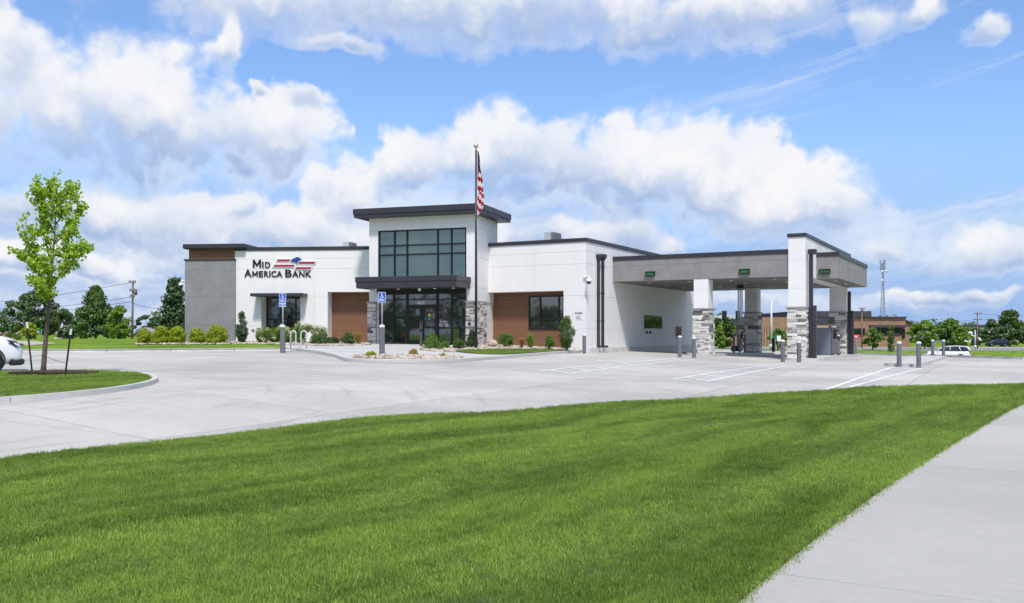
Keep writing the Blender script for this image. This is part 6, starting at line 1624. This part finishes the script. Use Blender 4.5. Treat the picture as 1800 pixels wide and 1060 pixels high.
def scatter(name, label, pts, rot, scl, tufts):
    """turf: one object, tufts set on points by geometry nodes"""
    me = bpy.data.meshes.new(name); me.vertices.add(len(pts)); me.vertices.foreach_set('co', np.asarray(pts, np.float32).ravel())
    a = me.attributes.new('rot', 'FLOAT_VECTOR', 'POINT'); a.data.foreach_set('vector', np.asarray(rot, np.float32).ravel())
    a = me.attributes.new('scl', 'FLOAT', 'POINT'); a.data.foreach_set('value', np.asarray(scl, np.float32).ravel())
    o = bpy.data.objects.new(name, me); COL.objects.link(o); me.materials.append(M['grass_blade']); tag(o, label, 'grass', kind='stuff')
    ng = bpy.data.node_groups.new(name + '_nodes', 'GeometryNodeTree')
    ng.interface.new_socket('Geometry', in_out='INPUT', socket_type='NodeSocketGeometry'); ng.interface.new_socket('Geometry', in_out='OUTPUT', socket_type='NodeSocketGeometry')
    N = ng.nodes; L = ng.links; gi = N.new('NodeGroupInput'); go = N.new('NodeGroupOutput'); ip = N.new('GeometryNodeInstanceOnPoints')
    L.new(gi.outputs[0], ip.inputs['Points'])
    gs = N.new('GeometryNodeGeometryToInstance')
    for t_ in tufts:
        oi = N.new('GeometryNodeObjectInfo'); oi.inputs['Object'].default_value = t_; oi.inputs['As Instance'].default_value = True; L.new(oi.outputs['Geometry'], gs.inputs[0])
    L.new(gs.outputs[0], ip.inputs['Instance']); ip.inputs['Pick Instance'].default_value = True
    na = N.new('GeometryNodeInputNamedAttribute'); na.data_type = 'FLOAT_VECTOR'; na.inputs[0].default_value = 'rot'
    nb = N.new('GeometryNodeInputNamedAttribute'); nb.data_type = 'FLOAT'; nb.inputs[0].default_value = 'scl'
    er = N.new('FunctionNodeEulerToRotation'); L.new(na.outputs['Attribute'], er.inputs[0]); L.new(er.outputs[0], ip.inputs['Rotation']); L.new(nb.outputs['Attribute'], ip.inputs['Scale'])
    L.new(ip.outputs[0], go.inputs[0])
    md = o.modifiers.new('turf', 'NODES'); md.node_group = ng
    return o
def tuft_objs(prefix, specs):
    """the first tufts stand on the lawn themselves; the turf repeats them"""
    out = []
    for i, (b, h, s, w) in enumerate(specs):
        me = tuft(prefix, b, h, s, 70 + i, w); o = bpy.data.objects.new(prefix, me); COL.objects.link(o); o.location = (-2 + i * .3, 9.0, float(LZ(-2 + i * .3, 9.0))); tag(o, kind='stuff', label='tuft of mown grass on the foreground lawn', cat='grass'); out.append(o)
    return out
def turf_points(poly, zf, dens, seed, scale=1.0, drop=None):
    r = np.random.default_rng(seed); xs = [p[0] for p in poly]; ys = [p[1] for p in poly]; out = []
    A = (max(xs) - min(xs)) * (max(ys) - min(ys)); n = int(A * dens(np.array([1.0]))[0] if False else A * DMAX)
    for _ in range(0, n, 200000):
        m_ = min(200000, n); x = r.uniform(min(xs), max(xs), m_); y = r.uniform(min(ys), max(ys), m_); d_ = y
        ok = (np.abs(x / np.maximum(y, .1)) < .60) & (y > 4.2) & (r.uniform(0, 1, m_) < dens(np.maximum(y, .1)) / DMAX); x, y = x[ok], y[ok]; ok = inside(poly, x, y); out.append(np.c_[x[ok], y[ok]])
    p = np.concatenate(out); z = zf(p[:, 0], p[:, 1]); n = len(p)
    rot = np.c_[r.normal(0, .16, n), r.normal(0, .16, n), r.uniform(0, 6.28, n)]
    # blades lean with the mower's passes
    b = np.sin((p[:, 0] * .79 - p[:, 1] * .61) * 2.0 + .6 * np.sin(p[:, 1] * .5)); rot[:, 0] += .22 * b
    sc = scale * r.uniform(.7, 1.25, n) * np.clip(p[:, 1] / 16, 1, 1.7)
    return np.c_[p, z], rot, sc
DMAX = 900.0
TF = tuft_objs('turf_tuft', [(18, .033, .06, .0018), (17, .028, .065, .0018), (22, .030, .07, .0018), (9, .042, .05, .0016)])
lawn_dens = lambda y: np.clip(900.0 * (8.0 / np.maximum(y, 5)) ** 1.35, 70, 900)
pt, ro, scl_ = turf_points(LAWN, LZ, lawn_dens, 1)
edge = np.array(resample(WALK_L, .02, False)); edge = edge[(edge[:, 1] > 4.4) & (edge[:, 1] < 24)]; rr_ = np.random.default_rng(3)
edge = edge[rr_.uniform(0, 1, len(edge)) < .75]; edge = edge + np.c_[rr_.normal(.012, .02, len(edge)) * .83, -rr_.normal(.012, .02, len(edge)) * .55]
ne = len(edge); pt = np.r_[pt, np.c_[edge, np.full(ne, -.03)]]; ro = np.r_[ro, np.c_[rr_.normal(0, .5, ne), rr_.normal(0, .5, ne), rr_.uniform(0, 6.28, ne)]]; scl_ = np.r_[scl_, rr_.uniform(.6, 1.3, ne)]
scatter('lawn_turf', 'mown bright green grass of the foreground lawn', pt, ro, scl_, TF)
pt, ro, scl_ = turf_points(ISL, lambda x, y: TZ(x, y) + .08, lambda y: y * 0 + 190.0, 2, 1.15)
hyp = np.hypot((pt[:, 0] - (75 - 900) / F * 25.3 - .1) / 1.15, (pt[:, 1] - 25.55) / .72); kq = hyp > 1
scatter('island_turf', 'grass of the tree island on the left', pt[kq], ro[kq], scl_[kq] * .8, TF)
pt, ro, scl_ = turf_points(PLOT, lambda x, y: TZ(x, y) + .17, lambda y: y * 0 + 120.0, 3, 1.0)
scatter('plot_turf', 'grass of the small plot beside the flagpole', pt, ro, scl_ * .55, TF)
print('tufts', len(scl_))
